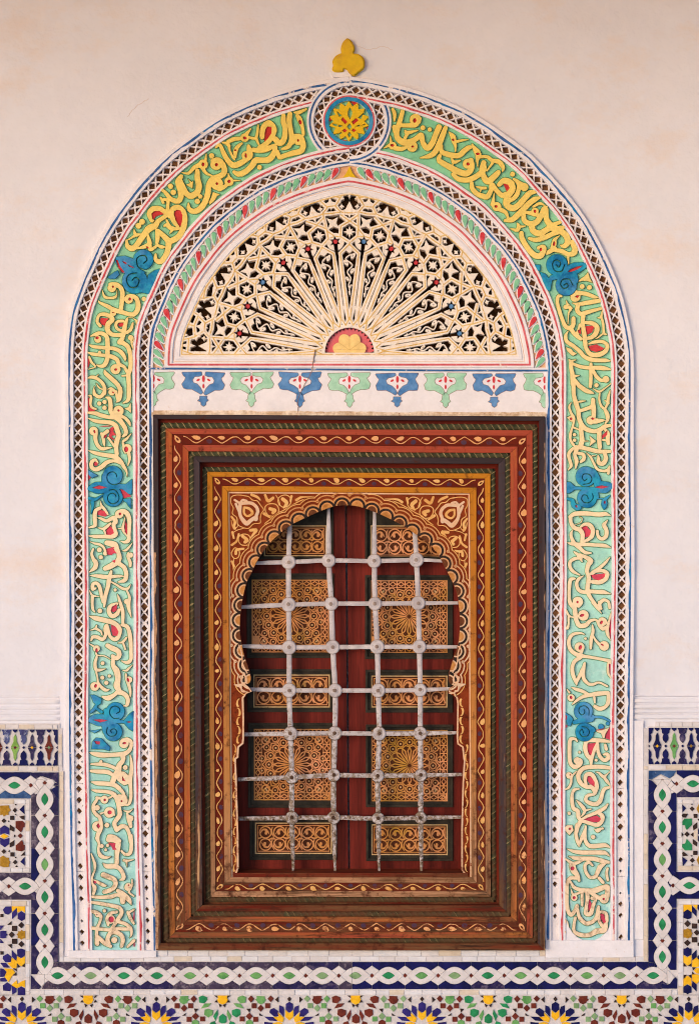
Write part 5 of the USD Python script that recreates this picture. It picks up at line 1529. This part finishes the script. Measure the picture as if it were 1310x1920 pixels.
def arabesque(x0, y0, x1, y1, ncol=5):
    """Two rows of scrolls with comma leaves, inside double lines."""
    fr = box(x0, y0, x1, y1); L = [fr.difference(fr.buffer(-2.2)), fr.buffer(-4.6).difference(fr.buffer(-6.0))]
    ix0, iy0, ix1, iy1 = fr.buffer(-6.5).bounds; cw = (ix1 - ix0) / ncol; rh = (iy1 - iy0) / 2
    for r in range(2):
        for k in range(ncol):
            x, y = ix0 + (k + .5) * cw, iy0 + (r + .5) * rh; R = min(cw, rh) * .47; f = 1 if (k + r) % 2 else -1; g = 1 if r else -1
            L.append(Point(x, y).buffer(R).exterior.buffer(1.1))
            L.append(brush([(x + R * .9 * f, y - R * .2 * g), (x + R * .45 * f, y + R * .45 * g), (x - R * .15 * f, y + R * .35 * g), (x - R * .1 * f, y - R * .2 * g)], [1.6, 3.0, 4.4, 5.2]))
            L.append(brush([(x - R * .4 * f, y + R * .15 * g), (x - R * .62 * f, y - R * .3 * g)], [2.6, 1.0]))
            L.append(brush([(x + cw * .5, y - R * .9), (x + cw * .42, y - R * .1), (x + cw * .62, y + R * .9)], [1.2, 3.4, 1.2]))
            L.append(brush([(x + R * .5 * f, y - R * .85 * g), (x + R * 1.1 * f, y - R * 1.05 * g)], [1.2, 3.4]))
    return unary_union(L).intersection(fr)
SD = -.078
ROWS_L = [((462, 930, 625, 1049), (495, 985, 612, 1043), 0), ((462.5, 1075, 626, 1234), (472, 1087, 616.5, 1223.5), 1), ((464, 1255, 627, 1335.5), (475, 1265, 618, 1327), 0),
          ((465, 1356, 629, 1515), (476, 1367, 620, 1501), 1), ((468, 1530, 631, 1613), (478, 1543, 622, 1602), 0)]
ROWS_R = [((684, 930, 848, 1049), (694, 985, 838, 1046), 0), ((684, 1078.5, 848.5, 1236), (695, 1088, 838.5, 1224.5), 1), ((685, 1256, 848.5, 1336.5), (695.5, 1267, 838.5, 1327), 0),
          ((685.5, 1359, 849, 1514), (696, 1369, 839, 1503), 1), ((686, 1530, 849, 1615), (696, 1546, 839, 1604), 0)]
for name, lab, rows, leaf, stile in (('window_shutter', 'dark red painted shutter behind the grille, left of the seam where the two meet', ROWS_L, Polygon([(442, 935), (646.5, 935), (652.5, 1642), (436, 1642)]), [(629, 940), (634, 1640)]),
                              ('window_shutter', 'dark red painted shutter behind the grille, right of the seam where the two meet', ROWS_R, Polygon([(650, 935), (874, 935), (876, 1642), (656, 1642)]), [(668, 940), (672, 1640)])):
    SH = thing(name, lab, 'shutter', 'shutters behind the grille')
    outs = unary_union([box(*o) for o, a, k in rows])
    slab('leaf_frame', leaf.difference(outs), SD - .03, SD, 'wood_red_upright', SH)
    for o, a, k in rows:
        ob, ab = box(*o).intersection(leaf), box(*a)
        slab('panel_moulding', ob.difference(ob.buffer(-4.6, join_style=2)), SD - .03, SD + .0035, 'moulding_black', SH)
        slab('panel_moulding', ob.buffer(-4.4, join_style=2).difference(ab.buffer(.2, join_style=2)), SD - .03, SD - .004, 'moulding_black', SH)
        slab('panel', ab.buffer(.3), SD - .03, SD - .008, 'panel_dark', SH)
        if k:
            st, dt = girih(*a)
            slab('strapwork', st, SD - .012, SD - .0070, 'panel_gold', SH); slab('dot', dt, SD - .012, SD - .0068, 'panel_beige', SH, kind='stuff')
        else:
            g = arabesque(*a); slab('scrollwork', g, SD - .012, SD - .0070, 'panel_gold', SH)
            slab('panel_border', ab.difference(ab.buffer(-2.2)), SD - .012, SD - .0064, 'panel_beige', SH)

# ---------------------------------------------------------------- iron grille
GR = thing('window_grille', 'pale painted iron grille of four upright and seven cross bars with round rosettes', 'grille')
KN = [[(541, 1054), (616, 1051), (701.5, 1052), (780.5, 1050)], [(541, 1134), (621, 1132), (703, 1132), (784, 1131)], [(542, 1214), (623.5, 1213.5), (707, 1213), (786, 1213)], [(542, 1294.5), (628, 1295), (709, 1295), (787.5, 1294)],
      [(544.5, 1376), (627.5, 1375), (710.5, 1376), (787.5, 1375.5)], [(547, 1458), (625.5, 1454), (708, 1455), (788.5, 1454)], [(547, 1534), (625.5, 1533.5), (709, 1535), (788.5, 1534)]]
ENDS_H = [((474, 1056), (836, 1052)), ((447, 1138.5), (866, 1130.5)), ((447, 1211.5), (866, 1213)), ((464, 1292.5), (850, 1291)), ((450, 1377.5), (862, 1374)), ((443, 1462), (870, 1452.5)), ((443, 1535.5), (870, 1532.5))]
ENDS_V = [((543, 978), (550, 1641)), ((616, 952), (628.5, 1641)), ((702, 953), (710.5, 1641)), ((777, 993), (790, 1641))]
GD = -.040
def bar(pts, d, w, tip0, tip1, name, face=.0045):
    q = spline(pts, 8); q = q + RNG.normal(0, .06, q.shape); n = len(q)
    ln = np.concatenate([[0], np.cumsum(np.linalg.norm(np.diff(q, axis=0), axis=1))]); L = ln[-1]
    r = w / 2 * SC * (1 + RNG.normal(0, .025, n))
    r *= np.minimum(1, tip0 + (1 - tip0) * ln / 55) * np.minimum(1, tip1 + (1 - tip1) * (L - ln) / 75)
    path = np.column_stack([X(q[:, 0], d), np.full(n, -d), Z(q[:, 1], d)])
    path[:, 1] += np.convolve(RNG.normal(0, .0004, n + 8), np.ones(9) / 9, 'valid')
    ang = np.radians([22, 68, 112, 158, 202, 248, 292, 338])
    t = np.gradient(path, axis=0); t /= np.linalg.norm(t, axis=1, keepdims=True); a = np.cross(t, [0, 1.0, 0]); a /= np.linalg.norm(a, axis=1, keepdims=True)
    V = (path[:, None] + r[:, None, None] * (1.06 * np.cos(ang)[None, :, None] * a[:, None]) + np.array([0, 1.0, 0]) * (r * .62)[:, None, None] * np.sin(ang)[None, :, None]).reshape(-1, 3)
    i, j = np.meshgrid(np.arange(n - 1), np.arange(8), indexing='ij'); j2 = (j + 1) % 8
    Q = np.stack([i * 8 + j, i * 8 + j2, (i + 1) * 8 + j2, (i + 1) * 8 + j], -1).reshape(-1, 4)
    F = np.vstack([Q[:, [0, 1, 2]], Q[:, [0, 2, 3]]])
    m = trimesh.Trimesh(V, F, process=False)
    if m.volume < 0: F = F[:, ::-1]
    put(name, (V, F), 'iron_paint', GR, smooth=30)
for k in range(4): bar([ENDS_V[k][0], *[KN[r][k] for r in range(7)], ENDS_V[k][1]], GD - .0025, 9.8, .55 if k in (1, 2) else .9, .42, 'upright_bar')
for r in range(7): bar([ENDS_H[r][0], *KN[r], ENDS_H[r][1]], GD + .0015, 8.4, .8, .7, 'cross_bar')
for r in range(7):
    for k in range(4):
        x, y = KN[r][k]; R = 12.9 + RNG.normal(0, .35) - (1.0 if r > 4 else 0)
        p = put('rosette', disc(x, y, GD - .004, GD + .0085, R, 1.8, 22), 'iron_paint', GR, smooth=35)
        put('seat_ring', disc(x, y, GD - .006, GD + .0035, R + 1.0, .5, 20), 'iron_rust', p, smooth=35)
        put('collar', disc(x, y, GD + .004, GD + .0098, R * .50, .9, 16), 'iron_paint', p, smooth=35)
        put('rivet', disc(x + RNG.normal(0, .4), y + RNG.normal(0, .4), GD + .004, GD + .0108, 3.9, 1.0, 12, .0014), 'iron_rust', p, smooth=35)

# ---------------------------------------------------------------- the dado of cut glazed tiles
DADO = thing('tile_dado', 'mosaic tile dado of navy plaited borders and star patterns below and beside the arch', 'tile dado')
TD = .0075
def bed(name, g, d=.0045): return slab(name, g, -.010, d, 'grout', DADO)
def tile(g, m, parent, d=TD, gap=.32):
    g = g.buffer(-gap, join_style=2) if gap else g
    for p in polys(g):
        if p.area < 2.5: continue
        s = solid(p, .002, d + RNG.normal(0, .0003))
        if s is None: continue
        v = s[0]; front = v[:, 1] < -.0035; a, b = RNG.normal(0, .022, 2)             # laid by hand: each a little out of true
        v[front, 1] += a * (v[front, 0] - v[front, 0].mean()) + b * (v[front, 2] - v[front, 2].mean())
        put(m[5:] + '_tile', s, m, parent)
XL, XR = -220, 1530
low = box(XL - 4, 1856, XR + 4, 1990)
BED = unary_union([box(XL, 1358, 110, 1990), box(1216, 1352, XR, 1990), box(XL, 1797, XR, 1990)])
# frieze of vases and stars
def frieze(x0, x1, cy, first, colours, clip):
    fb = bed('frieze_bed', clip.buffer(2))
    U = 31.8; z = lambda p, cx: Polygon([(cx + x / 6.908, cy + y / 6.908) for x, y in p])
    vase = [(-68, -235), (65, -235), (50, -200), (45, -170), (25, -155), (37, -115), (30, -75), (0, -37), (-35, -75), (-43, -115), (-28, -155), (-47, -165), (-50, -200)]
    star = [(0, -175), (20, -135), (23, -75), (58, 0), (23, 75), (20, 135), (0, 175), (-20, 135), (-23, 75), (-58, 0), (-23, -75), (-20, -135)]
    bit = [(-34, -236), (32, -236), (27, -214), (0, -190), (-28, -214)]
    dia = lambda r: [(0, -r), (r, 0), (0, r), (-r, 0)]
    n = int((x1 - x0) / U) + 3
    for i in range(-2, n):
        cx = first + i * U; sx = cx + U / 2
        fade = 'tile_frosted' if (x0 < 0 and i % 7 in (0, 1)) else ('tile_navy' if RNG.random() < .7 else 'tile_indigo')
        for p, m in ((vase, fade), ([(x, -y) for x, y in vase], 'tile_navy' if RNG.random() < .75 else 'tile_indigo'), (dia(20), 'tile_navy')): tile(z(p, cx).intersection(clip), m, fb, gap=.1)
        col, ctr = colours[i % len(colours)]
        g = z(star, sx).difference(z(dia(24), sx)).difference(box(sx - 30, cy - .35, sx + 30, cy + .35))
        tile(g.intersection(clip), col, fb, gap=.1); tile(z(dia(21), sx).intersection(clip), ctr, fb, gap=.1)
        for p in (bit, [(x, -y) for x, y in bit]): tile(z(p, sx).intersection(clip), 'tile_navy', fb, gap=.1)
frieze(XL, 108, 1402.2, 75.9 - 31.8 * 9, [('tile_brown', 'tile_sage'), ('tile_lime', 'tile_brown'), ('tile_indigo', 'tile_yellow')], box(XL, 1368, 108, 1436.5))
frieze(1215.5, XR, 1399.3, 1247.6, [('tile_leaf', 'tile_brown'), ('tile_navy', 'tile_ochre'), ('tile_navy', 'tile_yellow')], box(1215.5, 1365, XR, 1434))

# plaited border
NAVYS = {'l': ['tile_indigo', 'tile_navy', 'tile_plum', 'tile_indigo'], 'r': ['tile_navy', 'tile_navy', 'tile_navy', 'tile_indigo'], 'top': ['tile_navy', 'tile_steel', 'tile_navy'], 'b': ['tile_plum', 'tile_plum', 'tile_indigo', 'tile_plum']}
PLACED = []
def fit(g, add=True):
    """The part of a tile's shape that no tile laid before it covers."""
    x0, y0, x1, y1 = g.bounds if not g.is_empty else (0, 0, 0, 0)
    near = [p for p in PLACED if p.bounds[0] < x1 and p.bounds[2] > x0 and p.bounds[1] < y1 and p.bounds[3] > y0]
    if near: g = g.difference(unary_union(near))
    if add and not g.is_empty: PLACED.append(g)
    return g
def plait(parent, greens, cross, half, upright, navy, g_cols, keep, dark=False):
    """greens: places of the green lenses along the run; cross: the run's centre line; half: half its width."""
    per = np.mean(np.diff(greens)); T = (lambda g: affinity.affine_transform(g, [0, 1, 1, 0, 0, 0])) if upright else (lambda g: g)
    def lens(s, hw, hh): 
        t = np.linspace(-1, 1, 15); top = [(s + hw * a, cross - hh * math.cos(math.pi / 2 * a)) for a in t]
        return Polygon(top + [(x, 2 * cross - y) for x, y in top[::-1][1:-1]])
    for i, s in enumerate(greens):
        big = lens(s, 28.4, 16.4); leaf = lens(s, 11.8, 6.4)
        if not dark:
            tile(fit(T(leaf).intersection(keep)), g_cols(i), parent, gap=.15)
            tile(fit(T(big.difference(leaf)).intersection(keep)), 'tile_white', parent, gap=.18)
        for e in (-1, 1) if not dark else ():
            nd = s + e * per / 2
            if e < 0 and i > 0: continue
            dia = Polygon([(nd - 27, cross), (nd, cross - 18.7), (nd + 27, cross), (nd, cross + 18.7)]).difference(lens(nd - per / 2, 28.4, 16.4)).difference(lens(nd + per / 2, 28.4, 16.4))
            sq = Polygon([(nd - 4.3, cross), (nd, cross - 4.3), (nd + 4.3, cross), (nd, cross + 4.3)])
            tile(fit(T(sq).intersection(keep)), 'tile_brown', parent, gap=.1); tile(fit(T(dia.difference(sq)).intersection(keep)), 'tile_white', parent, gap=.18)
        for sg in (-1, 1) if dark else ():
            cell = box(s - per / 2, cross - half, s + per / 2, cross).difference(big)
            cell = cell.difference(Polygon([(s - per / 2 - 27, cross), (s - per / 2, cross - 18.7), (s - per / 2 + 27, cross)])).difference(Polygon([(s + per / 2 - 27, cross), (s + per / 2, cross - 18.7), (s + per / 2 + 27, cross)]))
            if sg > 0: cell = affinity.scale(cell, 1, -1, origin=(s, cross))
            for p in polys(cell):
                if p.area > 60: tile(fit(T(p).intersection(keep), False), navy[RNG.integers(len(navy))], parent, gap=.35)
EV = box(XL, 1300, XR, 2100)
bb = bed('border_bed', box(55, 1445, 111, 1858).union(box(XL, 1445, 110, 1500)).union(box(XL, 1635, 110, 1690)).union(box(55, 1803, 1272, 1858)).union(box(1213, 1442, 1270, 1858)).union(box(1215, 1442, XR, 1500)).union(box(1215, 1633, XR, 1690)))
gl = lambda i: ['tile_green', 'tile_green', 'tile_leaf', 'tile_green'][i % 4]
gb = lambda i: ['tile_green', 'tile_sage', 'tile_green', 'tile_green', 'tile_leaf', 'tile_leaf', 'tile_leaf', 'tile_leaf', 'tile_sage', 'tile_sage', 'tile_green', 'tile_leaf', 'tile_sage', 'tile_green', 'tile_leaf', 'tile_green', 'tile_leaf', 'tile_sage', 'tile_green'][i % 19]
n19 = list(np.linspace(108, 1224, 19))
RUNS = [([1499, 1560.5, 1621.5, 1682.5, 1744, 1805], 84, 26, True, NAVYS['l'], gl, box(57, 1462, 110, 1828)), (n19, 1830.2, 25.5, False, NAVYS['b'], gb, box(84, 1800, 660, 1860)),
        (n19, 1830.0, 25.5, False, NAVYS['r'], gb, box(660.3, 1800, 1250, 1860)), ([1491, 1551.7, 1612.4, 1673, 1734, 1795], 1241.5, 26.5, True, NAVYS['r'], gl, box(1215, 1462, 1269, 1820)),
        ([27 - 61.2 * i for i in range(4, -1, -1)], 1473, 25, False, NAVYS['top'], gl, box(XL, 1440, 70, 1500)), ([47 - 61.2 * i for i in range(4, -1, -1)], 1662.5, 25.5, False, NAVYS['b'], gl, box(XL, 1630, 74, 1690)),
        ([1298.7 + 61.2 * i for i in range(4)], 1470, 25.5, False, NAVYS['r'], gl, box(1255, 1440, XR, 1500)), ([1292 + 61.2 * i for i in range(4)], 1661, 25.5, False, NAVYS['r'], gl, box(1254, 1630, XR, 1690))]
for r in RUNS: plait(bb, *r)
for pts in ([(72, 1822), (94, 1817), (99, 1826), (90, 1838), (78, 1851), (65, 1838)], [(1229, 1820), (1247, 1814), (1265, 1833), (1255, 1846), (1238, 1838), (1226, 1832)],
            [(60, 1466), (76, 1456), (88, 1462), (104, 1476), (92, 1482), (66, 1490), (56, 1478)], [(1222, 1464), (1238, 1453), (1258, 1464), (1272, 1482), (1256, 1490), (1236, 1476)]):
    tile(fit(Polygon(pts)), 'tile_white', bb)
for pts, m in (([(57.5, 1829), (64, 1836), (77, 1851), (74, 1855.5), (57.5, 1855.5)], 'tile_indigo'), ([(78, 1855.5), (80, 1850), (90, 1838), (108, 1846), (108, 1855.5)], 'tile_plum'), ([(57.5, 1448.5), (110, 1448.5), (110, 1472), (100, 1463), (78, 1456), (57.5, 1466)], 'tile_indigo'), ([(110, 1473), (110, 1500), (96, 1482), (102, 1474)], 'tile_navy'), ([(110, 1806), (110, 1818), (98, 1822), (96, 1806)], 'tile_plum'),
               ([(1252, 1847), (1266, 1833), (1269, 1836), (1269, 1855), (1240, 1855), (1240, 1845)], 'tile_navy'), ([(1215.5, 1445), (1268, 1445), (1258, 1462), (1238, 1452), (1222, 1462), (1215.5, 1462)], 'tile_steel'), ([(1215.5, 1462), (1222, 1464), (1234, 1476), (1215.5, 1492)], 'tile_navy'), ([(1215.5, 1806), (1226, 1806), (1228, 1822), (1215.5, 1812)], 'tile_navy')):
    tile(fit(Polygon(pts).buffer(0)), m, bb)
for r in RUNS: plait(bb, *r, dark=True)

# plain runs of small pale tiles
pb = bed('pale_bed', unary_union([box(110, 1446, 119.5, 1803), box(110, 1794, 1215, 1804), box(292, 1781.5, 1024, 1795), box(1205.5, 1436, 1215, 1803), box(45, 1498, 57, 1637), box(45, 1689, 57, 1860), box(46, 1856, 1282, 1867.5), box(1267.5, 1498, 1279, 1636), box(1270, 1688, 1281, 1858),
                                  box(XL, 1436.5, 110, 1447), box(1215, 1434, XR, 1445), box(XL, 1498, 57, 1508), box(XL, 1627, 57, 1637), box(XL, 1689, 57, 1700), box(1268, 1498, XR, 1508), box(1268, 1623, XR, 1635), box(1270, 1687, XR, 1697), box(108.5, 1366, 117, 1446), box(1205.5, 1366, 1215, 1436), box(XL, 1357, 112, 1367.5), box(1229, 1354, XR, 1364)]), .0042)
def run(x0, y0, x1, y1, along, L, m='tile_pale'):
    a, b = (x0, x1) if along == 'x' else (y0, y1); s = a + RNG.uniform(-L, 0)
    while s < b:
        e = s + L * RNG.uniform(.8, 1.2); lo, hi = max(s, a), min(e, b)
        if hi - lo > 3:
            g = box(lo, y0, hi, y1) if along == 'x' else box(x0, lo, x1, hi)
            tile(affinity.rotate(g, RNG.normal(0, .25)), m if RNG.random() < .55 else ('tile_white' if RNG.random() < .7 else 'tile_cream'), pb, .0062, .4)
        s = e
run(293, 1783, 1022, 1793.5, 'x', 38); run(112, 1794, 1214, 1803.5, 'x', 30); run(57, 1857, 1270, 1866.5, 'x', 31)
run(111, 1447, 119, 1794, 'y', 34, 'tile_cream'); run(1206, 1437, 1214.5, 1803, 'y', 34, 'tile_cream'); run(47.5, 1508, 56, 1627, 'y', 24); run(47.5, 1700, 56, 1866, 'y', 24); run(1270, 1508, 1279, 1624, 'y', 24); run(1271, 1697, 1280.5, 1866, 'y', 24)
run(-60, 1437.5, 110, 1446.5, 'x', 33, 'tile_cream'); run(1216, 1435, 1380, 1444, 'x', 27, 'tile_cream'); run(-60, 1499.5, 56, 1508, 'x', 24); run(-60, 1628, 56, 1636, 'x', 24); run(-60, 1690, 56, 1699, 'x', 24); run(1270, 1499.5, 1380, 1507, 'x', 24); run(1270, 1624, 1380, 1633, 'x', 24); run(1272, 1688.5, 1380, 1696.5, 'x', 24)
run(-60, 1359, 108, 1367, 'x', 30, 'tile_white'); run(109.5, 1377, 116.5, 1436, 'y', 30, 'tile_cream'); run(1229, 1355, 1380, 1363, 'x', 22, 'tile_white')

# star mosaic along the foot: half a repeat traced, then mirrored
HALF_STAR = '''
V 250,310 275,295 300,310 302,350 275,372 248,350
Y 247,352 275,375 303,352 303,402 275,427 247,402
V 313,330 341,319 342,365 308,402 305,350
V 380,338 405,350 410,370 375,400 346,395 347,360
Y 350,368 345,400 382,402 350,430 315,440 305,410
V 382,402 446,399 410,427 350,432
V 445,436 446,470 395,478 385,442
Y 318,444 350,436 384,446 392,470 330,470
k 275,258 290,275 275,295 260,275
k 345,258 370,280 345,302
a 400,250 423,273 400,298 377,273
b 440,256 500,254 498,272 511,280 495,293 490,305 467,313 446,303 433,281 442,270
a 538,250 561,275 538,302 514,275
c 572,262 600,251 630,262 635,280 612,306 576,301
a 403,305 440,305 440,341 403,341
a 470,314 494,340 470,366 446,340
a 498,305 534,305 534,341 498,341
k 540,342 571,345 548,371
k 453,396 481,374 481,392
a 550,371 576,397 550,423 524,397
a 582,398 618,398 618,433 582,433
a 487,400 523,400 523,436 487,436
b 527,430 549,420 571,430 577,460 521,460
c 612,308 661,305 640,330 588,343
c 640,344 673,355 671,386 640,406 611,386 614,350
c 704,349 709,381 690,430 674,396
k 680,251 702,250 705,270
k 698,280 709,301 682,299
k 712,308 736,318 722,336
c 655,440 685,430 700,470 640,470
'''
CEN = '''
c 740,378 768,400 766,441 740,447 713,438 714,400
y 705,251 775,251 772,268 779,280 766,304 740,315 714,304 702,281 708,268
'''
def parse(t): return [(ln.split()[0], [tuple(map(float, q.split(','))) for q in ln.split()[1:]]) for ln in t.strip().splitlines()]
sm_ = bed('star_bed', box(XL, 1866, XR, 1990), .0050)
smal = solid(box(XL, 1990, XR, 2215), -.01, .0045); put('base_course', smal, 'tile_white', DADO)
stars_x = [(292 - 126 - 126, 0), (292, 1), (541.5, 2), (790, 3), (1040, 4), (1290, 5)]
keepb = box(-60, 1867.5, 1370, 1922)
for i, (bx, _) in enumerate(stars_x):
    for sgn in (-1, 1):
        warm = (i + (1 if sgn > 0 else 0)) % 2 == 1                # the rosette on this side is brown, its small squares green, or the other way about
        col = {'V': 'tile_violet' if bx < 850 else 'tile_navy', 'Y': 'tile_yellow', 'k': 'tile_black', 'y': 'tile_yellow', 'a': 'tile_sage' if warm else 'tile_brown', 'b': 'tile_brown' if warm else 'tile_leaf', 'c': 'tile_brown' if warm else 'tile_green'}
        for tag, p in parse(HALF_STAR) + (parse(CEN) if sgn > 0 else []):
            w = max(abs(x - 275) for x, y in p)
            if sgn < 0 and w < 32: continue
            g = Polygon([(bx + sgn * (x - 272) / 3.742, 1800.5 + y / 3.742) for x, y in p])
            m = col[tag]
            if tag in 'c' and not warm: m = 'tile_green' if RNG.random() < .65 else 'tile_leaf'
            if tag == 'a' and warm: m = 'tile_sage' if RNG.random() < .7 else 'tile_leaf'
            tile(g.intersection(keepb), m, sm_, gap=.12)

LEFT_UP = '''
o 0,285 115,278 115,310 140,345 110,370 112,405 75,405 50,428 30,400 0,410
k 192,310 222,344 192,378 160,344
k 188,265 222,262 200,285
k 186,402 203,390 220,412
n 250,335 310,275 318,398
k 130,416 182,416 182,470 130,470
k 246,424 318,411 317,470 285,462
k 50,448 82,482 50,512 14,482
k 98,490 112,472 122,500
b 200,485 290,482 322,512 318,562 295,570 290,602 270,632 200,570
k 125,528 186,572 182,622 125,602
v 0,572 55,538 116,575 118,662 55,640 0,664
Y 0,680 50,647 114,682 50,716
v 0,700 50,722 118,702 116,782 60,826 0,782
k 180,660 208,677 180,698
b 262,641 295,676 262,710 226,676
k 184,729 184,802 124,829 124,770
b 282,728 300,760 300,790 322,795 318,862 280,877 203,866 203,800
k 48,846 80,879 48,912 15,879
k 100,880 122,858 126,888
k 132,890 186,890 186,944 132,944
k 320,876 322,932 263,934
o 0,955 40,930 75,955 118,960 112,990 132,1015 115,1050 118,1078 50,1082 0,1070
k 195,985 226,1017 195,1049 163,1017
n 318,948 321,1064 261,1010
k 190,1080 212,1055 232,1080
k 186,948 218,948 200,970
'''
LEFT_LOW = '''
v 35,460 70,418 148,415 150,490 105,525 60,510
Y 152,414 325,414 325,500 280,469 225,500 217,436 155,490
v 217,440 219,522 155,582 155,497
v 275,478 326,510 323,582 280,607 227,576 227,510
k 2,515 45,515 45,556 2,556
k 148,606 151,656 90,656
k 275,618 315,660 275,702 233,660
k 154,668 222,668 222,735 154,735
v 0,663 54,663 0,728
v 0,740 30,731 80,735 78,765 98,780 76,810 76,828 30,833 0,826
k 150,741 191,783 150,825 108,783
o 213,780 235,760 232,738 262,740 275,721 300,738 326,735 326,830 298,832 275,851 255,832 225,830 230,800
k 154,836 222,836 222,902 154,902
k 275,864 315,906 275,947 234,906
v 0,834 52,892 0,892
k 95,914 152,903 152,962
v 220,975 270,963 323,980 323,1052 272,1087 221,1056
v 150,983 216,1050 211,1122 150,1066
k 2,998 46,998 46,1043 2,1043
v 38,1060 95,1029 146,1070 141,1136 70,1141 33,1096
Y 150,1080 214,1122 221,1062 275,1092 323,1062 325,1150 275,1196 221,1152 216,1215 160,1219 96,1150 140,1140
v 0,1149 76,1149 127,1211 50,1211
k 224,1155 263,1206 224,1211
k 277,1191 321,1155 321,1206
k 164,1219 216,1224 216,1262
Y 50,1219 160,1226 196,1270 150,1330 110,1400 60,1330 85,1265
v 0,1219 42,1225 86,1270 50,1330 0,1330
k 210,1268 216,1314 158,1314
Y 160,1420 220,1370 225,1420 275,1390 325,1370 325,1470 275,1450 215,1480 150,1440
v 225,1480 275,1455 326,1482 326,1560 275,1585 228,1562
v 150,1440 214,1480 210,1530 158,1560
v 35,1440 90,1400 148,1440 135,1515 40,1510
v 0,1348 75,1335 130,1345 80,1392 0,1392
'''
RIGHT_UP = '''
n 678,263 733,318 682,374
k 808,292 842,325 808,358 776,325
k 790,262 822,262 806,278
o 898,258 864,325 898,392
k 673,410 690,387 759,389 726,441 685,436
k 828,392 878,392 878,444 828,444
g 710,451 806,451 809,532 740,602 720,570 718,540 680,536 682,490
k 818,545 876,498 876,572 825,607
k 743,619 779,655 743,691 707,655
k 671,630 701,660 671,692
k 824,632 827,692 788,662
v 898,570 887,600 887,652 898,656
v 898,668 887,690 887,742 898,762
q 832,624 882,582 882,740 830,702
g 740,714 809,790 809,863 715,866 679,820 679,785 718,775
k 817,714 876,760 871,816 817,780
k 677,900 700,881 760,931 688,941
k 822,870 878,870 878,924 822,924
n 680,943 747,995 690,1070
k 812,959 846,993 812,1027 777,993
o 898,928 867,990 898,1062
k 795,1060 812,1040 830,1062
k 785,928 818,928 802,948
k 878,458 898,452 898,490
k 872,830 898,850 898,864
'''
RIGHT_LOW = '''
Y 697,395 806,395 806,492 750,454 697,492
Y 811,395 881,395 871,462 824,405
v 808,408 869,470 866,552 808,490
n 698,490 750,456 802,490 802,566 750,584 698,566
k 750,596 794,641 750,686 705,641
k 806,636 874,640 874,704 806,704
o 697,715 730,712 750,699 775,712 802,712 802,745 816,768 802,792 802,820 775,822 752,834 725,822 697,822
k 870,716 911,757 870,798 829,757
k 804,815 877,815 877,884 804,884
k 748,846 793,889 748,932 702,889
n 698,965 725,960 750,944 775,962 802,962 800,1042 750,1070 698,1042
Y 697,1046 750,1077 802,1046 802,1150 748,1187 697,1142
k 698,1143 742,1196 698,1196
k 758,1190 802,1144 802,1199
v 866,978 869,1070 812,1120 806,1040
Y 811,1117 871,1077 898,1110 898,1195 870,1206 807,1200
k 808,1205 864,1208 820,1247
Y 830,1251 870,1211 898,1215 898,1285 870,1291
k 808,1260 862,1312 810,1312
n 898,1040 879,1070 879,1122 898,1127
n 880,395 898,395 898,480 884,450
k 880,590 898,585 898,640 880,630
k 880,890 898,885 898,930 880,925
Y 697,1454 750,1423 802,1454 802,1350 750,1313 697,1358
n 698,1535 725,1540 750,1556 775,1538 802,1538 800,1458 750,1430 698,1458
k 698,1357 742,1304 698,1304
k 758,1310 802,1356 802,1301
v 866,1522 869,1430 812,1380 806,1460
Y 811,1383 871,1423 898,1390 898,1305 870,1294 807,1300
'''
for name, t, x0, y0, g in (('star_panel', LEFT_UP, 0, 1470, box(XL, 1508, 47.5, 1628)), ('star_panel', LEFT_LOW, 0, 1640, box(XL, 1699, 47.5, 1867)), ('star_panel', RIGHT_UP, 1180, 1470, box(1279, 1507, XR, 1624)), ('star_panel', RIGHT_LOW, 1180, 1640, box(1280.5, 1696, XR, 1867))):
    pp = bed(name, g, .0050)
    col = {'o': 'tile_ochre', 'k': 'tile_black', 'n': 'tile_navy', 'v': 'tile_violet' if x0 == 0 else 'tile_navy', 'b': 'tile_brown', 'Y': 'tile_yellow', 'g': 'tile_green', 'q': 'tile_cream'}
    for tag, p in parse(t):
        q = Polygon([(x0 + x / 6.908, y0 + y / 6.908) for x, y in p]).buffer(0).intersection(box(-100, 1300, 1500, 1866.5))
        tile(q, col[tag], pp, gap=.12)
        ax = x0 + (-2 if x0 == 0 else 898 / 6.908 + 1)                # the panels run on past the picture's edge, mirrored
        q2 = affinity.scale(q, -1, 1, origin=(ax, 0))
        if (x0 == 0 and q2.bounds[2] < 0) or (x0 > 0 and q2.bounds[0] > 1310): tile(q2, col[tag], pp, gap=.12)
# marble-white plaster between the feet of the arch and the tiles is part of the wall
